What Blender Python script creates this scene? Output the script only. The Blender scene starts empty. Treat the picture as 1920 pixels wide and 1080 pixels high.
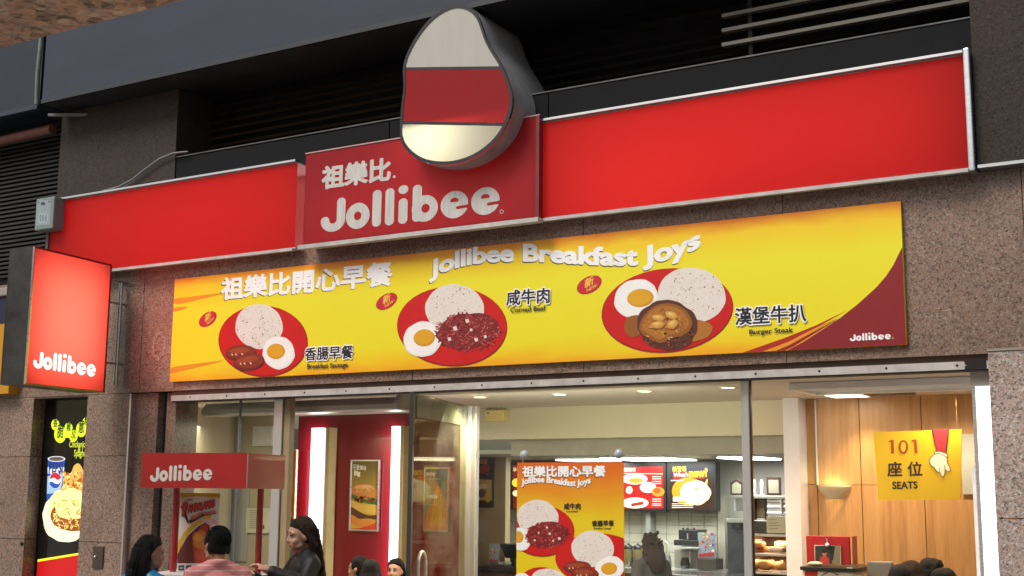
import bpy, bmesh, math, random
from mathutils import Vector, Matrix
from mathutils.bvhtree import BVHTree

# ------------------------------------------------------------------ scene, camera, world, sun
sc = bpy.context.scene
col = sc.collection
random.seed(7)
FPX = 2373.9
YAW, PITCH, ROLL = math.radians(31.086), math.radians(9.1437), math.radians(0.51122)
CAM = Vector((0.0, -8.0, 1.8))
_cy, _sy = math.cos(YAW), math.sin(YAW)
FW = Vector((-_sy*math.cos(PITCH), _cy*math.cos(PITCH), math.sin(PITCH)))
_R0 = Vector((_cy, _sy, 0)); _U0 = _R0.cross(FW)
RT = _R0*math.cos(ROLL) + _U0*math.sin(ROLL)
UP = -_R0*math.sin(ROLL) + _U0*math.cos(ROLL)
cd = bpy.data.cameras.new('camera'); cam = bpy.data.objects.new('camera', cd); col.objects.link(cam)
cd.sensor_width = 36; cd.lens = FPX/1920*36; cd.clip_start = 0.1; cd.clip_end = 400
cam.matrix_world = Matrix(((RT.x, UP.x, -FW.x, CAM.x), (RT.y, UP.y, -FW.y, CAM.y), (RT.z, UP.z, -FW.z, CAM.z), (0, 0, 0, 1)))
sc.camera = cam

SUN_EL, SUN_AZ = math.radians(51), math.radians(203)      # azimuth clockwise from +y: the light comes over the photographer's shoulder
w = bpy.data.worlds.new("World"); sc.world = w; w.use_nodes = True
nt = w.node_tree; bg = nt.nodes['Background']
sky = nt.nodes.new('ShaderNodeTexSky'); sky.sky_type = 'NISHITA'; sky.sun_disc = False
sky.sun_elevation = SUN_EL; sky.sun_rotation = SUN_AZ; sky.air_density = 1.6; sky.dust_density = 4.0
nt.links.new(sky.outputs[0], bg.inputs[0]); bg.inputs[1].default_value = 0.06
sd = bpy.data.lights.new('sun', 'SUN'); sd.energy = 1.5; sd.angle = math.radians(24); sd.color = (1.0, 0.95, 0.88)
so = bpy.data.objects.new('sun', sd); col.objects.link(so)
_sdir = Vector((math.sin(SUN_AZ)*math.cos(SUN_EL), math.cos(SUN_AZ)*math.cos(SUN_EL), math.sin(SUN_EL)))
so.rotation_euler = _sdir.to_track_quat('Z', 'Y').to_euler(); so.location = (0, -10, 20)
sc.view_settings.view_transform = 'Standard'; sc.view_settings.look = 'None'
sc.view_settings.exposure = 0.72; sc.view_settings.gamma = 1.0
sc.render.engine = 'CYCLES'
sc.cycles.max_bounces = 6; sc.cycles.diffuse_bounces = 3; sc.cycles.glossy_bounces = 3; sc.cycles.transmission_bounces = 4
sc.cycles.transparent_max_bounces = 12; sc.cycles.caustics_reflective = False; sc.cycles.caustics_refractive = False
sc.cycles.sample_clamp_indirect = 4.0
sc.cycles.use_denoising = True

# ------------------------------------------------------------------ helpers: measuring, meshes, tags
def ray(px, py): return RT*((px-960)/FPX) - UP*((py-540)/FPX) + FW
def P(px, py, Y):
    d = ray(px, py); return CAM + d*((Y-CAM.y)/d.y)
def PZ(px, py, Z):
    d = ray(px, py); return CAM + d*((Z-CAM.z)/d.z)
def PW(px, py, w): return CAM + ray(px, py)*w
def X(px, py, Y): return P(px, py, Y).x
def Z(px, py, Y): return P(px, py, Y).z

WLOC = {}
def tag(o, label=None, cat=None, group=None, kind=None):
    if label: o['label'] = label
    if cat: o['category'] = cat
    if group: o['group'] = group
    if kind: o['kind'] = kind
    return o
def thing(name, loc, label, cat, group=None):
    o = bpy.data.objects.new(name, None); col.objects.link(o); o.location = loc; o.empty_display_size = 0.1
    WLOC[o.name] = Vector(loc)
    return tag(o, label, cat, group)

class MB:
    """collects faces for one mesh"""
    def __init__(s): s.v = []; s.f = []; s.m = []; s.mats = []; s.sm = []
    def mi(s, m):
        if m not in s.mats: s.mats.append(m)
        return s.mats.index(m)
    def add(s, vs, fs, m, smooth=False):
        b = len(s.v); s.v.extend([tuple(v) for v in vs]); k = s.mi(m)
        for f in fs: s.f.append([i+b for i in f]); s.m.append(k); s.sm.append(smooth)
        return s
    def box(s, x0, x1, y0, y1, z0, z1, m):
        x0, x1 = sorted((x0, x1)); y0, y1 = sorted((y0, y1)); z0, z1 = sorted((z0, z1))
        vs = [(x, y, z) for x in (x0, x1) for y in (y0, y1) for z in (z0, z1)]
        return s.add(vs, [(0, 1, 3, 2), (4, 6, 7, 5), (0, 4, 5, 1), (2, 3, 7, 6), (0, 2, 6, 4), (1, 5, 7, 3)], m)
    def obox(s, c, ax, ay, az, m):
        """oriented box from centre and three half-axis vectors"""
        c, ax, ay, az = map(Vector, (c, ax, ay, az))
        vs = [c+ax*i+ay*j+az*k for i in (-1, 1) for j in (-1, 1) for k in (-1, 1)]
        return s.add(vs, [(0, 1, 3, 2), (4, 6, 7, 5), (0, 4, 5, 1), (2, 3, 7, 6), (0, 2, 6, 4), (1, 5, 7, 3)], m)
    def poly(s, pts, m): return s.add(pts, [list(range(len(pts)))], m)
    def prism(s, pts, d, m, side=None):
        """polygon and its copy moved by d, joined by sides"""
        n = len(pts); d = Vector(d); a = [Vector(p) for p in pts]; b = [p+d for p in a]
        s.add(a, [list(range(n))], m); s.add(b, [list(range(n))[::-1]], side or m)
        s.add(a+b, [(i, i+n, (i+1) % n+n, (i+1) % n) for i in range(n)], side or m)
        return s
    def tube(s, pts, r, m, n=10, cap=True):
        pts = [Vector(p) for p in pts]; rs = r if isinstance(r, (list, tuple)) else [r]*len(pts)
        rings = []
        for i, p in enumerate(pts):
            t = (pts[min(i+1, len(pts)-1)]-pts[max(i-1, 0)]).normalized()
            a = t.cross(Vector((0, 0, 1)) if abs(t.z) < .9 else Vector((1, 0, 0))).normalized(); b = t.cross(a)
            rings += [p+(a*math.cos(2*math.pi*k/n)+b*math.sin(2*math.pi*k/n))*rs[i] for k in range(n)]
        fs = [(i*n+k, i*n+(k+1) % n, (i+1)*n+(k+1) % n, (i+1)*n+k) for i in range(len(pts)-1) for k in range(n)]
        s.add(rings, fs, m, True)
        if cap: s.add(rings[:n], [list(range(n))[::-1]], m); s.add(rings[-n:], [list(range(n))], m)
        return s
    def lathe(s, c, prof, m, n=24, sx=1, sy=1, a0=0, a1=2*math.pi, axis='z'):
        full = abs(a1-a0-2*math.pi) < 1e-6; k = n if full else n+1
        vs = []
        for r, z in prof:
            for i in range(k):
                a = a0+(a1-a0)*i/n
                q = Vector((r*math.cos(a)*sx, r*math.sin(a)*sy, z))
                if axis == 'y': q = Vector((q.x, -q.z, q.y))
                vs.append(Vector(c)+q)
        fs = []
        for j in range(len(prof)-1):
            for i in range(n):
                i2 = (i+1) % k
                fs.append((j*k+i, j*k+i2, (j+1)*k+i2, (j+1)*k+i))
        return s.add(vs, fs, m, True)
    def ball(s, c, r, m, nu=16, nv=10, rot=None):
        c = Vector(c); r = (r, r, r) if not isinstance(r, (tuple, list)) else r
        vs = []
        for j in range(nv+1):
            t = math.pi*j/nv
            for i in range(nu):
                a = 2*math.pi*i/nu
                q = Vector((r[0]*math.sin(t)*math.cos(a), r[1]*math.sin(t)*math.sin(a), r[2]*math.cos(t)))
                vs.append(c+(rot @ q if rot else q))
        fs = [(j*nu+i, (j+1)*nu+i, (j+1)*nu+(i+1) % nu, j*nu+(i+1) % nu) for j in range(nv) for i in range(nu)]
        return s.add(vs, fs, m, True)
    def build(s, name, parent=None, bevel=0, label=None):
        me = bpy.data.meshes.new(name)
        off = WLOC.get(parent.name, Vector((0, 0, 0))) if parent else Vector((0, 0, 0))
        me.from_pydata([Vector(v)-off for v in s.v], [], s.f)
        for m in s.mats: me.materials.append(m)
        me.polygons.foreach_set('material_index', s.m); me.polygons.foreach_set('use_smooth', s.sm)
        me.validate(); me.update()
        o = bpy.data.objects.new(name, me); col.objects.link(o)
        if parent: o.parent = parent
        WLOC[o.name] = off
        if label: o['label'] = label
        if bevel:
            b = o.modifiers.new('bevel', 'BEVEL'); b.width = bevel; b.segments = 2; b.limit_method = 'ANGLE'; b.angle_limit = math.radians(50)
        return o
def copy_tree(o, parent=None):
    c = o.copy(); col.objects.link(c)
    if parent: c.parent = parent
    for ch in list(o.children): copy_tree(ch, c)
    return c

# ------------------------------------------------------------------ materials
def _mat(name):
    m = bpy.data.materials.new(name); m.use_nodes = True; n = m.node_tree
    return m, n, n.nodes['Principled BSDF'], n.links
def rgb(c): return (c[0], c[1], c[2], 1)
def hexc(r, g, b):
    f = lambda u: (u/255/12.92) if u/255 <= .04045 else ((u/255+.055)/1.055)**2.4
    return (f(r), f(g), f(b))
def noise_node(n, scale, detail=4, rough=.6, vec=None, stretch=None):
    tc = n.nodes.new('ShaderNodeTexCoord'); t = n.nodes.new('ShaderNodeTexNoise')
    t.inputs['Scale'].default_value = scale; t.inputs['Detail'].default_value = detail; t.inputs['Roughness'].default_value = rough
    if stretch:
        mp = n.nodes.new('ShaderNodeMapping'); mp.inputs['Scale'].default_value = stretch
        n.links.new(tc.outputs['Object'], mp.inputs[0]); n.links.new(mp.outputs[0], t.inputs['Vector'])
    else: n.links.new(tc.outputs['Object'], t.inputs['Vector'])
    return t
def ramp(n, stops, fac=None):
    r = n.nodes.new('ShaderNodeValToRGB'); e = r.color_ramp.elements
    while len(e) < len(stops): e.new(0.5)
    for i, (p, c) in enumerate(stops): e[i].position = p; e[i].color = rgb(c)
    if fac is not None: n.links.new(fac, r.inputs[0])
    return r
def pm(name, c, rough=.5, metal=0, var=.12, scale=6, bump=0, bscale=80, stretch=None, coat=0, spec=.5):
    m, n, b, L = _mat(name)
    t = noise_node(n, scale, 5, .65, stretch=stretch)
    r = ramp(n, [(.3, [max(0, x*(1-var)) for x in c]), (.7, [min(1, x*(1+var)) for x in c])], t.outputs['Fac'])
    L.new(r.outputs[0], b.inputs['Base Color'])
    b.inputs['Metallic'].default_value = metal; b.inputs['Specular IOR Level'].default_value = spec; b.inputs['Coat Weight'].default_value = coat
    rr = n.nodes.new('ShaderNodeMapRange'); rr.inputs['To Min'].default_value = max(.02, rough*.8); rr.inputs['To Max'].default_value = min(1, rough*1.25)
    L.new(t.outputs['Fac'], rr.inputs[0]); L.new(rr.outputs[0], b.inputs['Roughness'])
    if bump:
        t2 = noise_node(n, bscale, 4, .6, stretch=stretch); bp = n.nodes.new('ShaderNodeBump'); bp.inputs['Strength'].default_value = bump; bp.inputs['Distance'].default_value = .01
        L.new(t2.outputs['Fac'], bp.inputs['Height']); L.new(bp.outputs[0], b.inputs['Normal'])
    return m
_fl = {}
def ink(r, g, b, rough=.55):
    """printed colour, given as the sRGB the ink itself has"""
    k = (r, g, b, rough)
    if k not in _fl: _fl[k] = pm('ink_%02x%02x%02x' % (r, g, b), hexc(r, g, b), rough, var=.04, scale=9)
    return _fl[k]
def lamp(name, c, s):
    m, n, b, L = _mat(name); b.inputs['Base Color'].default_value = rgb([min(1, x) for x in c])
    b.inputs['Emission Color'].default_value = rgb(c); b.inputs['Emission Strength'].default_value = s; return m
_lm = {}
def lit(r, g, b, s=1.0):
    s *= .86
    """colour of a backlit film"""
    k = (r, g, b, s)
    if k not in _lm:
        m, n, bb, L = _mat('lit_%02x%02x%02x' % (r, g, b)); c = hexc(r, g, b)
        bb.inputs['Base Color'].default_value = rgb([x*.3 for x in c]); bb.inputs['Roughness'].default_value = .3
        bb.inputs['Emission Color'].default_value = rgb(c); bb.inputs['Emission Strength'].default_value = s; _lm[k] = m
    return _lm[k]
def acrylic(name, c, tc, fac=.5, streak=.0):
    """sign face: opaque paint look from outside, lets the tubes inside shine through"""
    m, n, b, L = _mat(name)
    b.inputs['Roughness'].default_value = .34; b.inputs['Specular IOR Level'].default_value = .22
    t = noise_node(n, 5, 5, .7, stretch=(3, 1, .35)); r = ramp(n, [(.35, c), (.75, [x*(1-streak)+.12*streak for x in c])], t.outputs['Fac'])
    L.new(r.outputs[0], b.inputs['Base Color'])
    tr = n.nodes.new('ShaderNodeBsdfTranslucent'); tr.inputs['Color'].default_value = rgb(tc)
    mx = n.nodes.new('ShaderNodeMixShader'); mx.inputs[0].default_value = fac
    L.new(b.outputs[0], mx.inputs[1]); L.new(tr.outputs[0], mx.inputs[2]); L.new(mx.outputs[0], n.nodes['Material Output'].inputs[0])
    return m
def granite(name, tint=(1, 1, 1), scale=52, rough=.28, dark=1.0):
    m, n, b, L = _mat(name)
    tc = n.nodes.new('ShaderNodeTexCoord')
    def vor(s):
        v = n.nodes.new('ShaderNodeTexVoronoi'); v.inputs['Scale'].default_value = s; v.inputs['Randomness'].default_value = 1
        L.new(tc.outputs['Object'], v.inputs['Vector']); sp = n.nodes.new('ShaderNodeSeparateColor'); L.new(v.outputs['Color'], sp.inputs[0]); return sp.outputs[0]
    k = lambda r, g, bb: [r*tint[0]*dark, g*tint[1]*dark, bb*tint[2]*dark]
    r1 = ramp(n, [(0, k(.05, .042, .038)), (.12, k(.055, .045, .04)), (.22, k(.19, .12, .09)), (.5, k(.27, .165, .125)), (.7, k(.33, .22, .17)), (.86, k(.25, .21, .19)), (1, k(.42, .36, .31))], vor(scale))
    r1.color_ramp.interpolation = 'LINEAR'
    r2 = ramp(n, [(0, k(.05, .042, .04)), (.25, k(.06, .05, .045)), (.35, k(.24, .155, .12)), (1, k(.34, .26, .21))], vor(scale*2.3))
    mx = n.nodes.new('ShaderNodeMix'); mx.data_type = 'RGBA'; mx.inputs['Factor'].default_value = .42
    L.new(r1.outputs[0], mx.inputs['A']); L.new(r2.outputs[0], mx.inputs['B'])
    big = noise_node(n, 1.6, 4, .6); rb = ramp(n, [(.3, (.78, .76, .76)), (.7, (1.08, 1.05, 1.04))], big.outputs['Fac'])
    mm = n.nodes.new('ShaderNodeMix'); mm.data_type = 'RGBA'; mm.blend_type = 'MULTIPLY'; mm.inputs['Factor'].default_value = 1
    L.new(mx.outputs['Result'], mm.inputs['A']); L.new(rb.outputs[0], mm.inputs['B'])
    L.new(mm.outputs['Result'], b.inputs['Base Color']); b.inputs['Roughness'].default_value = rough
    return m
def wood(name):
    m, n, b, L = _mat(name)
    t = noise_node(n, 2.2, 7, .62, stretch=(9, 9, .55))
    r = ramp(n, [(.25, (.36, .175, .062)), (.5, (.50, .27, .105)), (.75, (.58, .34, .15))], t.outputs['Fac'])
    t2 = noise_node(n, 30, 4, .6, stretch=(9, 9, .3)); r2 = ramp(n, [(.3, (.86, .84, .82)), (.7, (1.04, 1.03, 1.02))], t2.outputs['Fac'])
    mm = n.nodes.new('ShaderNodeMix'); mm.data_type = 'RGBA'; mm.blend_type = 'MULTIPLY'; mm.inputs['Factor'].default_value = 1
    L.new(r.outputs[0], mm.inputs['A']); L.new(r2.outputs[0], mm.inputs['B']); L.new(mm.outputs['Result'], b.inputs['Base Color'])
    b.inputs['Roughness'].default_value = .38; return m
def glass(name, tint=(.93, .97, .95), refl=.10, dirt=.02):
    """thin pane: see-through, mirror-like at a glancing angle"""
    m, n, b, L = _mat(name); n.nodes.remove(b)
    tr = n.nodes.new('ShaderNodeBsdfTransparent'); tr.inputs[0].default_value = rgb(tint)
    g = n.nodes.new('ShaderNodeBsdfGlossy'); g.inputs['Roughness'].default_value = .015; g.inputs['Color'].default_value = (.9, .95, .93, 1)
    d = n.nodes.new('ShaderNodeBsdfDiffuse'); d.inputs[0].default_value = (.6, .6, .58, 1)
    fr = n.nodes.new('ShaderNodeFresnel'); fr.inputs['IOR'].default_value = 1.45
    ad = n.nodes.new('ShaderNodeMath'); ad.operation = 'MULTIPLY_ADD'; ad.inputs[1].default_value = .55; ad.inputs[2].default_value = refl*.1; ge = n.nodes.new('ShaderNodeNewGeometry'); fb = n.nodes.new('ShaderNodeMath'); fb.operation = 'SUBTRACT'; fb.inputs[0].default_value = 1; L.new(ge.outputs['Backfacing'], fb.inputs[1])
    fm = n.nodes.new('ShaderNodeMath'); fm.operation = 'MULTIPLY'; L.new(fr.outputs[0], fm.inputs[0]); L.new(fb.outputs[0], fm.inputs[1]); L.new(fm.outputs[0], ad.inputs[0])
    m1 = n.nodes.new('ShaderNodeMixShader'); m2 = n.nodes.new('ShaderNodeMixShader')
    L.new(ad.outputs[0], m1.inputs[0]); L.new(tr.outputs[0], m1.inputs[1]); L.new(g.outputs[0], m1.inputs[2])
    t = noise_node(n, 3, 5, .7); mr = n.nodes.new('ShaderNodeMapRange'); mr.inputs[1].default_value = .35; mr.inputs[2].default_value = .8; mr.inputs[3].default_value = 0; mr.inputs[4].default_value = dirt*2
    L.new(t.outputs['Fac'], mr.inputs[0]); L.new(mr.outputs[0], m2.inputs[0]); L.new(m1.outputs[0], m2.inputs[1]); L.new(d.outputs[0], m2.inputs[2])
    L.new(m2.outputs[0], n.nodes['Material Output'].inputs[0]); return m
def sunburst(name, stops, axis='Z', lo=0, hi=1, streak=.12):
    """printed banner ground: a colour run over the height of the sheet with brushed streaks"""
    m, n, b, L = _mat(name)
    tc = n.nodes.new('ShaderNodeTexCoord'); sx = n.nodes.new('ShaderNodeSeparateXYZ'); L.new(tc.outputs['Object'], sx.inputs[0])
    mr = n.nodes.new('ShaderNodeMapRange'); mr.inputs[1].default_value = lo; mr.inputs[2].default_value = hi; L.new(sx.outputs[axis], mr.inputs[0])
    t = noise_node(n, 1.3, 4, .6, stretch=(1.0, 1, 3.5)); ma = n.nodes.new('ShaderNodeMath'); ma.operation = 'MULTIPLY_ADD'; ma.inputs[1].default_value = streak*2; L.new(t.outputs['Fac'], ma.inputs[0])
    su = n.nodes.new('ShaderNodeMath'); su.operation = 'SUBTRACT'; su.inputs[1].default_value = streak; L.new(mr.outputs[0], ma.inputs[2]); L.new(ma.outputs[0], su.inputs[0])
    r = ramp(n, stops, su.outputs[0]); L.new(r.outputs[0], b.inputs['Base Color']); b.inputs['Roughness'].default_value = .45
    return m

# ------------------------------------------------------------------ flat shapes: iso-contoured fields, lettering
def iso(f, x0, x1, y0, y1, h):
    """mesh of the region f(x,y) < 0 (marching squares, full cells merged in runs)"""
    nx = max(2, int((x1-x0)/h)+1); ny = max(2, int((y1-y0)/h)+1)
    g = [[f(x0+i*h, y0+j*h) for i in range(nx+1)] for j in range(ny+1)]
    vs, fs = [], []
    def emit(pts):
        b = len(vs); vs.extend(pts); fs.append(list(range(b, b+len(pts))))
    for j in range(ny):
        run = None
        for i in range(nx+1):
            full = False; c = None
            if i < nx:
                c = (g[j][i], g[j][i+1], g[j+1][i+1], g[j+1][i]); full = max(c) < 0
            if full:
                if run is None: run = i
                continue
            if run is not None:
                emit([(x0+run*h, y0+j*h), (x0+i*h, y0+j*h), (x0+i*h, y0+j*h+h), (x0+run*h, y0+j*h+h)]); run = None
            if c is None or min(c) >= 0: continue
            q = [(x0+i*h, y0+j*h), (x0+i*h+h, y0+j*h), (x0+i*h+h, y0+j*h+h), (x0+i*h, y0+j*h+h)]
            if c[0] < 0 and c[2] < 0 and c[1] >= 0 and c[3] >= 0 or c[1] < 0 and c[3] < 0 and c[0] >= 0 and c[2] >= 0:
                pass
            out = []
            for k in range(4):
                a, b2 = c[k], c[(k+1) % 4]; pa, pb = q[k], q[(k+1) % 4]
                if a < 0: out.append(pa)
                if (a < 0) != (b2 < 0):
                    t = a/(a-b2); out.append((pa[0]+(pb[0]-pa[0])*t, pa[1]+(pb[1]-pa[1])*t))
            if len(out) > 2: emit(out)
    return vs, fs
_tx = {}
def text2d(s, bold=0.0, res=46):
    """lettering as a flat mesh, one em high: the built-in font, thickened by a rounded distance field"""
    k = (s, bold, res)
    if k in _tx: return _tx[k]
    c = bpy.data.curves.new('t', 'FONT'); c.body = s; c.size = 1.0; c.resolution_u = 4
    o = bpy.data.objects.new('t', c); col.objects.link(o); bpy.context.view_layer.update()
    me = bpy.data.meshes.new_from_object(o.evaluated_get(bpy.context.evaluated_depsgraph_get()))
    vs = [(v.co.x, v.co.y) for v in me.vertices]; fs = [list(p.vertices) for p in me.polygons]
    bpy.data.objects.remove(o); bpy.data.curves.remove(c); bpy.data.meshes.remove(me)
    if bold > 0:
        bv = BVHTree.FromPolygons([(x, y, 0) for x, y in vs], fs)
        xs = [v[0] for v in vs]; ys = [v[1] for v in vs]; pad = bold+.04
        def f(x, y):
            r = bv.find_nearest((x, y, 0), bold*4); return (r[3] if r[0] else bold*4)-bold
        vs, fs = iso(f, min(xs)-pad, max(xs)+pad, min(ys)-pad, max(ys)+pad, 1/res)
    xs = [v[0] for v in vs]; mn = min(xs); vs = [(x-mn, y) for x, y in vs]
    _tx[k] = (vs, fs, max(xs)-mn); return _tx[k]
_lg = []
def logo2d():
    """the rounded shop lettering, letter height 1, built from strokes and rings"""
    if _lg: return _lg[0]
    def cap(ax, ay, bx, by, r):
        def f(x, y):
            dx, dy = bx-ax, by-ay; t = max(0, min(1, ((x-ax)*dx+(y-ay)*dy)/(dx*dx+dy*dy+1e-9)))
            return math.hypot(x-ax-t*dx, y-ay-t*dy)-r
        return f
    def ell(cx, cy, rx, ry): return lambda x, y: (math.hypot((x-cx)/rx, (y-cy)/ry)-1)*min(rx, ry)
    def arc(cx, cy, R, a0, a1, r):
        def f(x, y):
            a = math.atan2(y-cy, x-cx)
            if a > math.pi/2: a -= 2*math.pi
            if a0 <= a <= a1: return abs(math.hypot(x-cx, y-cy)-R)-r
            return min(math.hypot(x-cx-R*math.cos(q), y-cy-R*math.sin(q)) for q in (a0, a1))-r
        return f
    def e(cx): 
        o = ell(cx, .37, .34, .375); hole = ell(cx+.0, .475, .105, .085); cut = cap(cx+.08, .275, cx+.5, .30, .042)
        return lambda x, y: max(o(x, y), -max(hole(x, y), .44-y), -cut(x, y))
    r = .118
    fs = [cap(.56, .84, .56, .36, r), arc(.34, .33, .22, -math.pi, 0.0, r),
          None, cap(1.53, .115, 1.53, .93, r), cap(1.87, .115, 1.87, .93, r), cap(2.22, .115, 2.22, .60, r), ell(2.22, .965, .13, .125),
          cap(2.58, .13, 2.58, .93, r), None, e(3.52), e(4.27)]
    o1, h1 = ell(1.02, .37, .32, .375), ell(1.02, .37, .10, .125); fs[2] = lambda x, y: max(o1(x, y), -h1(x, y))
    o2, h2 = ell(2.78, .36, .33, .37), ell(2.80, .36, .105, .125); fs[8] = lambda x, y: max(o2(x, y), -h2(x, y))
    stem = fs[7]
    _lg.append(None)
    h = .028; V, F = [], []
    for lo, hi, sub in ((-.05, .72, fs[0:2]), (.66, 1.38, [fs[2]]), (1.38, 1.70, [fs[3]]), (1.72, 2.02, [fs[4]]), (2.05, 2.40, fs[5:7]), (2.42, 3.15, fs[7:9]), (3.15, 3.89, [fs[9]]), (3.91, 4.65, [fs[10]])):
        if len(sub) == 2 and sub[0] is stem:
            g = lambda x, y: max(min(stem(x, y), o2(x, y)), -h2(x, y))
        else:
            g = (lambda ss: (lambda x, y: min(q(x, y) for q in ss)))(sub)
        v, f = iso(g, lo, hi, -.05, 1.15, h); b = len(V); V += v; F += [[i+b for i in q] for q in f]
    _lg[0] = (V, F, 4.62); return _lg[0]

class Frame:
    def __init__(s, o, u, v):
        s.o, s.u, s.v = Vector(o), Vector(u).normalized(), Vector(v).normalized(); s.n = s.u.cross(s.v)
    def px(s, x, y):
        d = ray(x, y); t = (s.o-CAM).dot(s.n)/d.dot(s.n); q = CAM+d*t-s.o; return (q.dot(s.u), q.dot(s.v))
    def at(s, a, b, h=0): return s.o+s.u*a+s.v*b+s.n*h
def FY(Y): return Frame((0, Y, 0), (1, 0, 0), (0, 0, 1))
def clip(poly, rect):
    for ax, sgn, lim in ((0, 1, rect[0]), (0, -1, -rect[1]), (1, 1, rect[2]), (1, -1, -rect[3])):
        out = []
        for i in range(len(poly)):
            a, b = poly[i-1], poly[i]; da, db = sgn*a[ax]-lim, sgn*b[ax]-lim
            if (da >= 0) != (db >= 0):
                t = da/(da-db); out.append((a[0]+(b[0]-a[0])*t, a[1]+(b[1]-a[1])*t))
            if db >= 0: out.append(b)
        poly = out
        if not poly: break
    return poly
def smooth2(pts, n=6):
    out = []; N = len(pts)
    for i in range(N):
        p0, p1, p2, p3 = pts[i-1], pts[i], pts[(i+1) % N], pts[(i+2) % N]
        for k in range(n):
            t = k/n
            out.append(tuple(.5*(2*p1[j]+(p2[j]-p0[j])*t+(2*p0[j]-5*p1[j]+4*p2[j]-p3[j])*t*t+(3*p1[j]-p0[j]-3*p2[j]+p3[j])*t**3) for j in (0, 1)))
    return out
class Art:
    """flat print on a real surface: every layer lies a fraction of a millimetre above the one below"""
    def __init__(s, fr, h0=.002, step=.00016, rect=None): s.fr = fr; s.h = h0; s.st = step; s.b = MB(); s.rect = rect
    def up(s): s.h += s.st; return s.h
    def tri(s, vs, fs, m):
        h = s.up()
        if s.rect: fs = [f for f in fs if all(s.rect[0] <= vs[i][0] <= s.rect[1] and s.rect[2] <= vs[i][1] <= s.rect[3] for i in f)]
        s.b.add([s.fr.at(x, y, h) for x, y in vs], fs, m)
    def uv(s, pts, m, same=False):
        h = s.h if same else s.up()
        if s.rect: pts = clip(pts, s.rect)
        if len(pts) > 2: s.b.add([s.fr.at(x, y, h) for x, y in pts], [list(range(len(pts)))], m)
    def poly(s, pts, m, sm=0, same=False):
        if sm: pts = smooth2(pts, sm)
        s.uv([s.fr.px(*p) for p in pts], m, same)
    def ell(s, cx, cy, rx, ry, m, rot=0, n=40, same=False, wob=0):
        c, q = math.cos(math.radians(rot)), math.sin(math.radians(rot)); pts = []
        ph = random.random()*6
        for i in range(n):
            a = 2*math.pi*i/n; k = 1+wob*(math.sin(5*a+ph)+.7*math.sin(9*a+2*ph)+.5*math.sin(14*a))
            x, y = rx*k*math.cos(a), ry*k*math.sin(a); pts.append((cx+c*x+q*y, cy-q*x+c*y))
        s.poly(pts, m, same=same)
    def _fit(s, A, B, data, m, h=None, hp=None):
        vs, fs, w = data; a, b = s.fr.px(*A), s.fr.px(*B)
        d = math.hypot(b[0]-a[0], b[1]-a[1]); k = d/w; ux, uy = (b[0]-a[0])/d, (b[1]-a[1])/d; kh = h*k if h else k
        if hp:      # letter height measured in the photograph at the middle of the line
            mx, my = (A[0]+B[0])/2, (A[1]+B[1])/2; ys = [y for x, y in vs]; kh = abs(s.fr.px(mx, my-hp)[1]-s.fr.px(mx, my)[1])/(max(ys)-max(-.06, min(ys)) if hp > 12 else max(ys))
        s.tri([(a[0]+ux*x*k, a[1]+uy*x*k+y*kh) for x, y in vs], fs, m)
    def text(s, t, A, B, m, bold=0, h=None, res=46, hp=None): s._fit(A, B, text2d(t, bold, res), m, h, hp)
    def logo(s, A, B, m, h=None, hp=None): s._fit(A, B, logo2d(), m, h, hp)
    def wave(s, t, path, hpx, m, bold=.03, dx=0, dy=0):
        """lettering whose baseline follows the path; hpx is its em height in the photograph"""
        vs, fs, w = text2d(t, bold, 40); q = [s.fr.px(x+dx, y+dy) for x, y in path]; a, b = q[0], q[-1]
        e = s.fr.px(path[0][0], path[0][1]-hpx); k = abs(e[1]-s.fr.px(*path[0])[1])
        def base(u):
            for i in range(len(q)-1):
                if u <= q[i+1][0] or i == len(q)-2:
                    p0, p1, p2, p3 = q[max(i-1, 0)], q[i], q[i+1], q[min(i+2, len(q)-1)]
                    t_ = (u-p1[0])/(p2[0]-p1[0]); m1 = (p2[1]-p0[1])/max(1e-6, p2[0]-p0[0])*(p2[0]-p1[0]); m2 = (p3[1]-p1[1])/max(1e-6, p3[0]-p1[0])*(p2[0]-p1[0])
                    return (2*t_**3-3*t_*t_+1)*p1[1]+(t_**3-2*t_*t_+t_)*m1+(3*t_*t_-2*t_**3)*p2[1]+(t_**3-t_*t_)*m2
        L = b[0]-a[0]
        s.tri([(a[0]+x/w*L, base(a[0]+x/w*L)+y*k) for x, y in vs], fs, m)
    def build(s, name, parent, **k): return s.b.build(name, parent, **k)
def area(name, loc, rot, sx, sy, power, c=(1, 1, 1), spread=None, shape='RECTANGLE'):
    l = bpy.data.lights.new(name, 'AREA'); l.shape = shape; l.size = sx; l.size_y = sy; l.energy = power*.84; l.color = c
    if spread: l.spread = math.radians(spread)
    o = bpy.data.objects.new(name, l); col.objects.link(o); o.location = loc; o.rotation_euler = rot; return o
# ------------------------------------------------------------------ palette of the place
GR = granite('granite_brown', tint=(1.0, 1.0, .98), scale=92, dark=1.22)
GR2 = granite('granite_brown_dull', tint=(1.0, .98, .96), scale=88, dark=1.08, rough=.36)
GRU = granite('granite_brown_shaded', tint=(.95, .95, 1.0), scale=95, rough=.85, dark=.17)  # same granite darkened, the weaker light high up put into its colour
GRC = granite('granite_grey_pink_lit', tint=(1.22, 1.42, 1.62), scale=84, rough=.2, dark=1.5)  # same granite turned paler and greyer, flash brightness put into the colour
GRS = granite('granite_canopy_lit', tint=(1.25, 1.22, 1.05), scale=17, rough=.5, dark=2.2)  # same stone lightened, brightness of the flash put into the colour
DARK = pm('black_paint', (.016, .017, .021), .55, var=.4, scale=4, bump=.15, bscale=30)
DPANEL = pm('charcoal_panel', (.006, .0065, .0085), .75, var=.4, scale=3, bump=.05, spec=.2)
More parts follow.
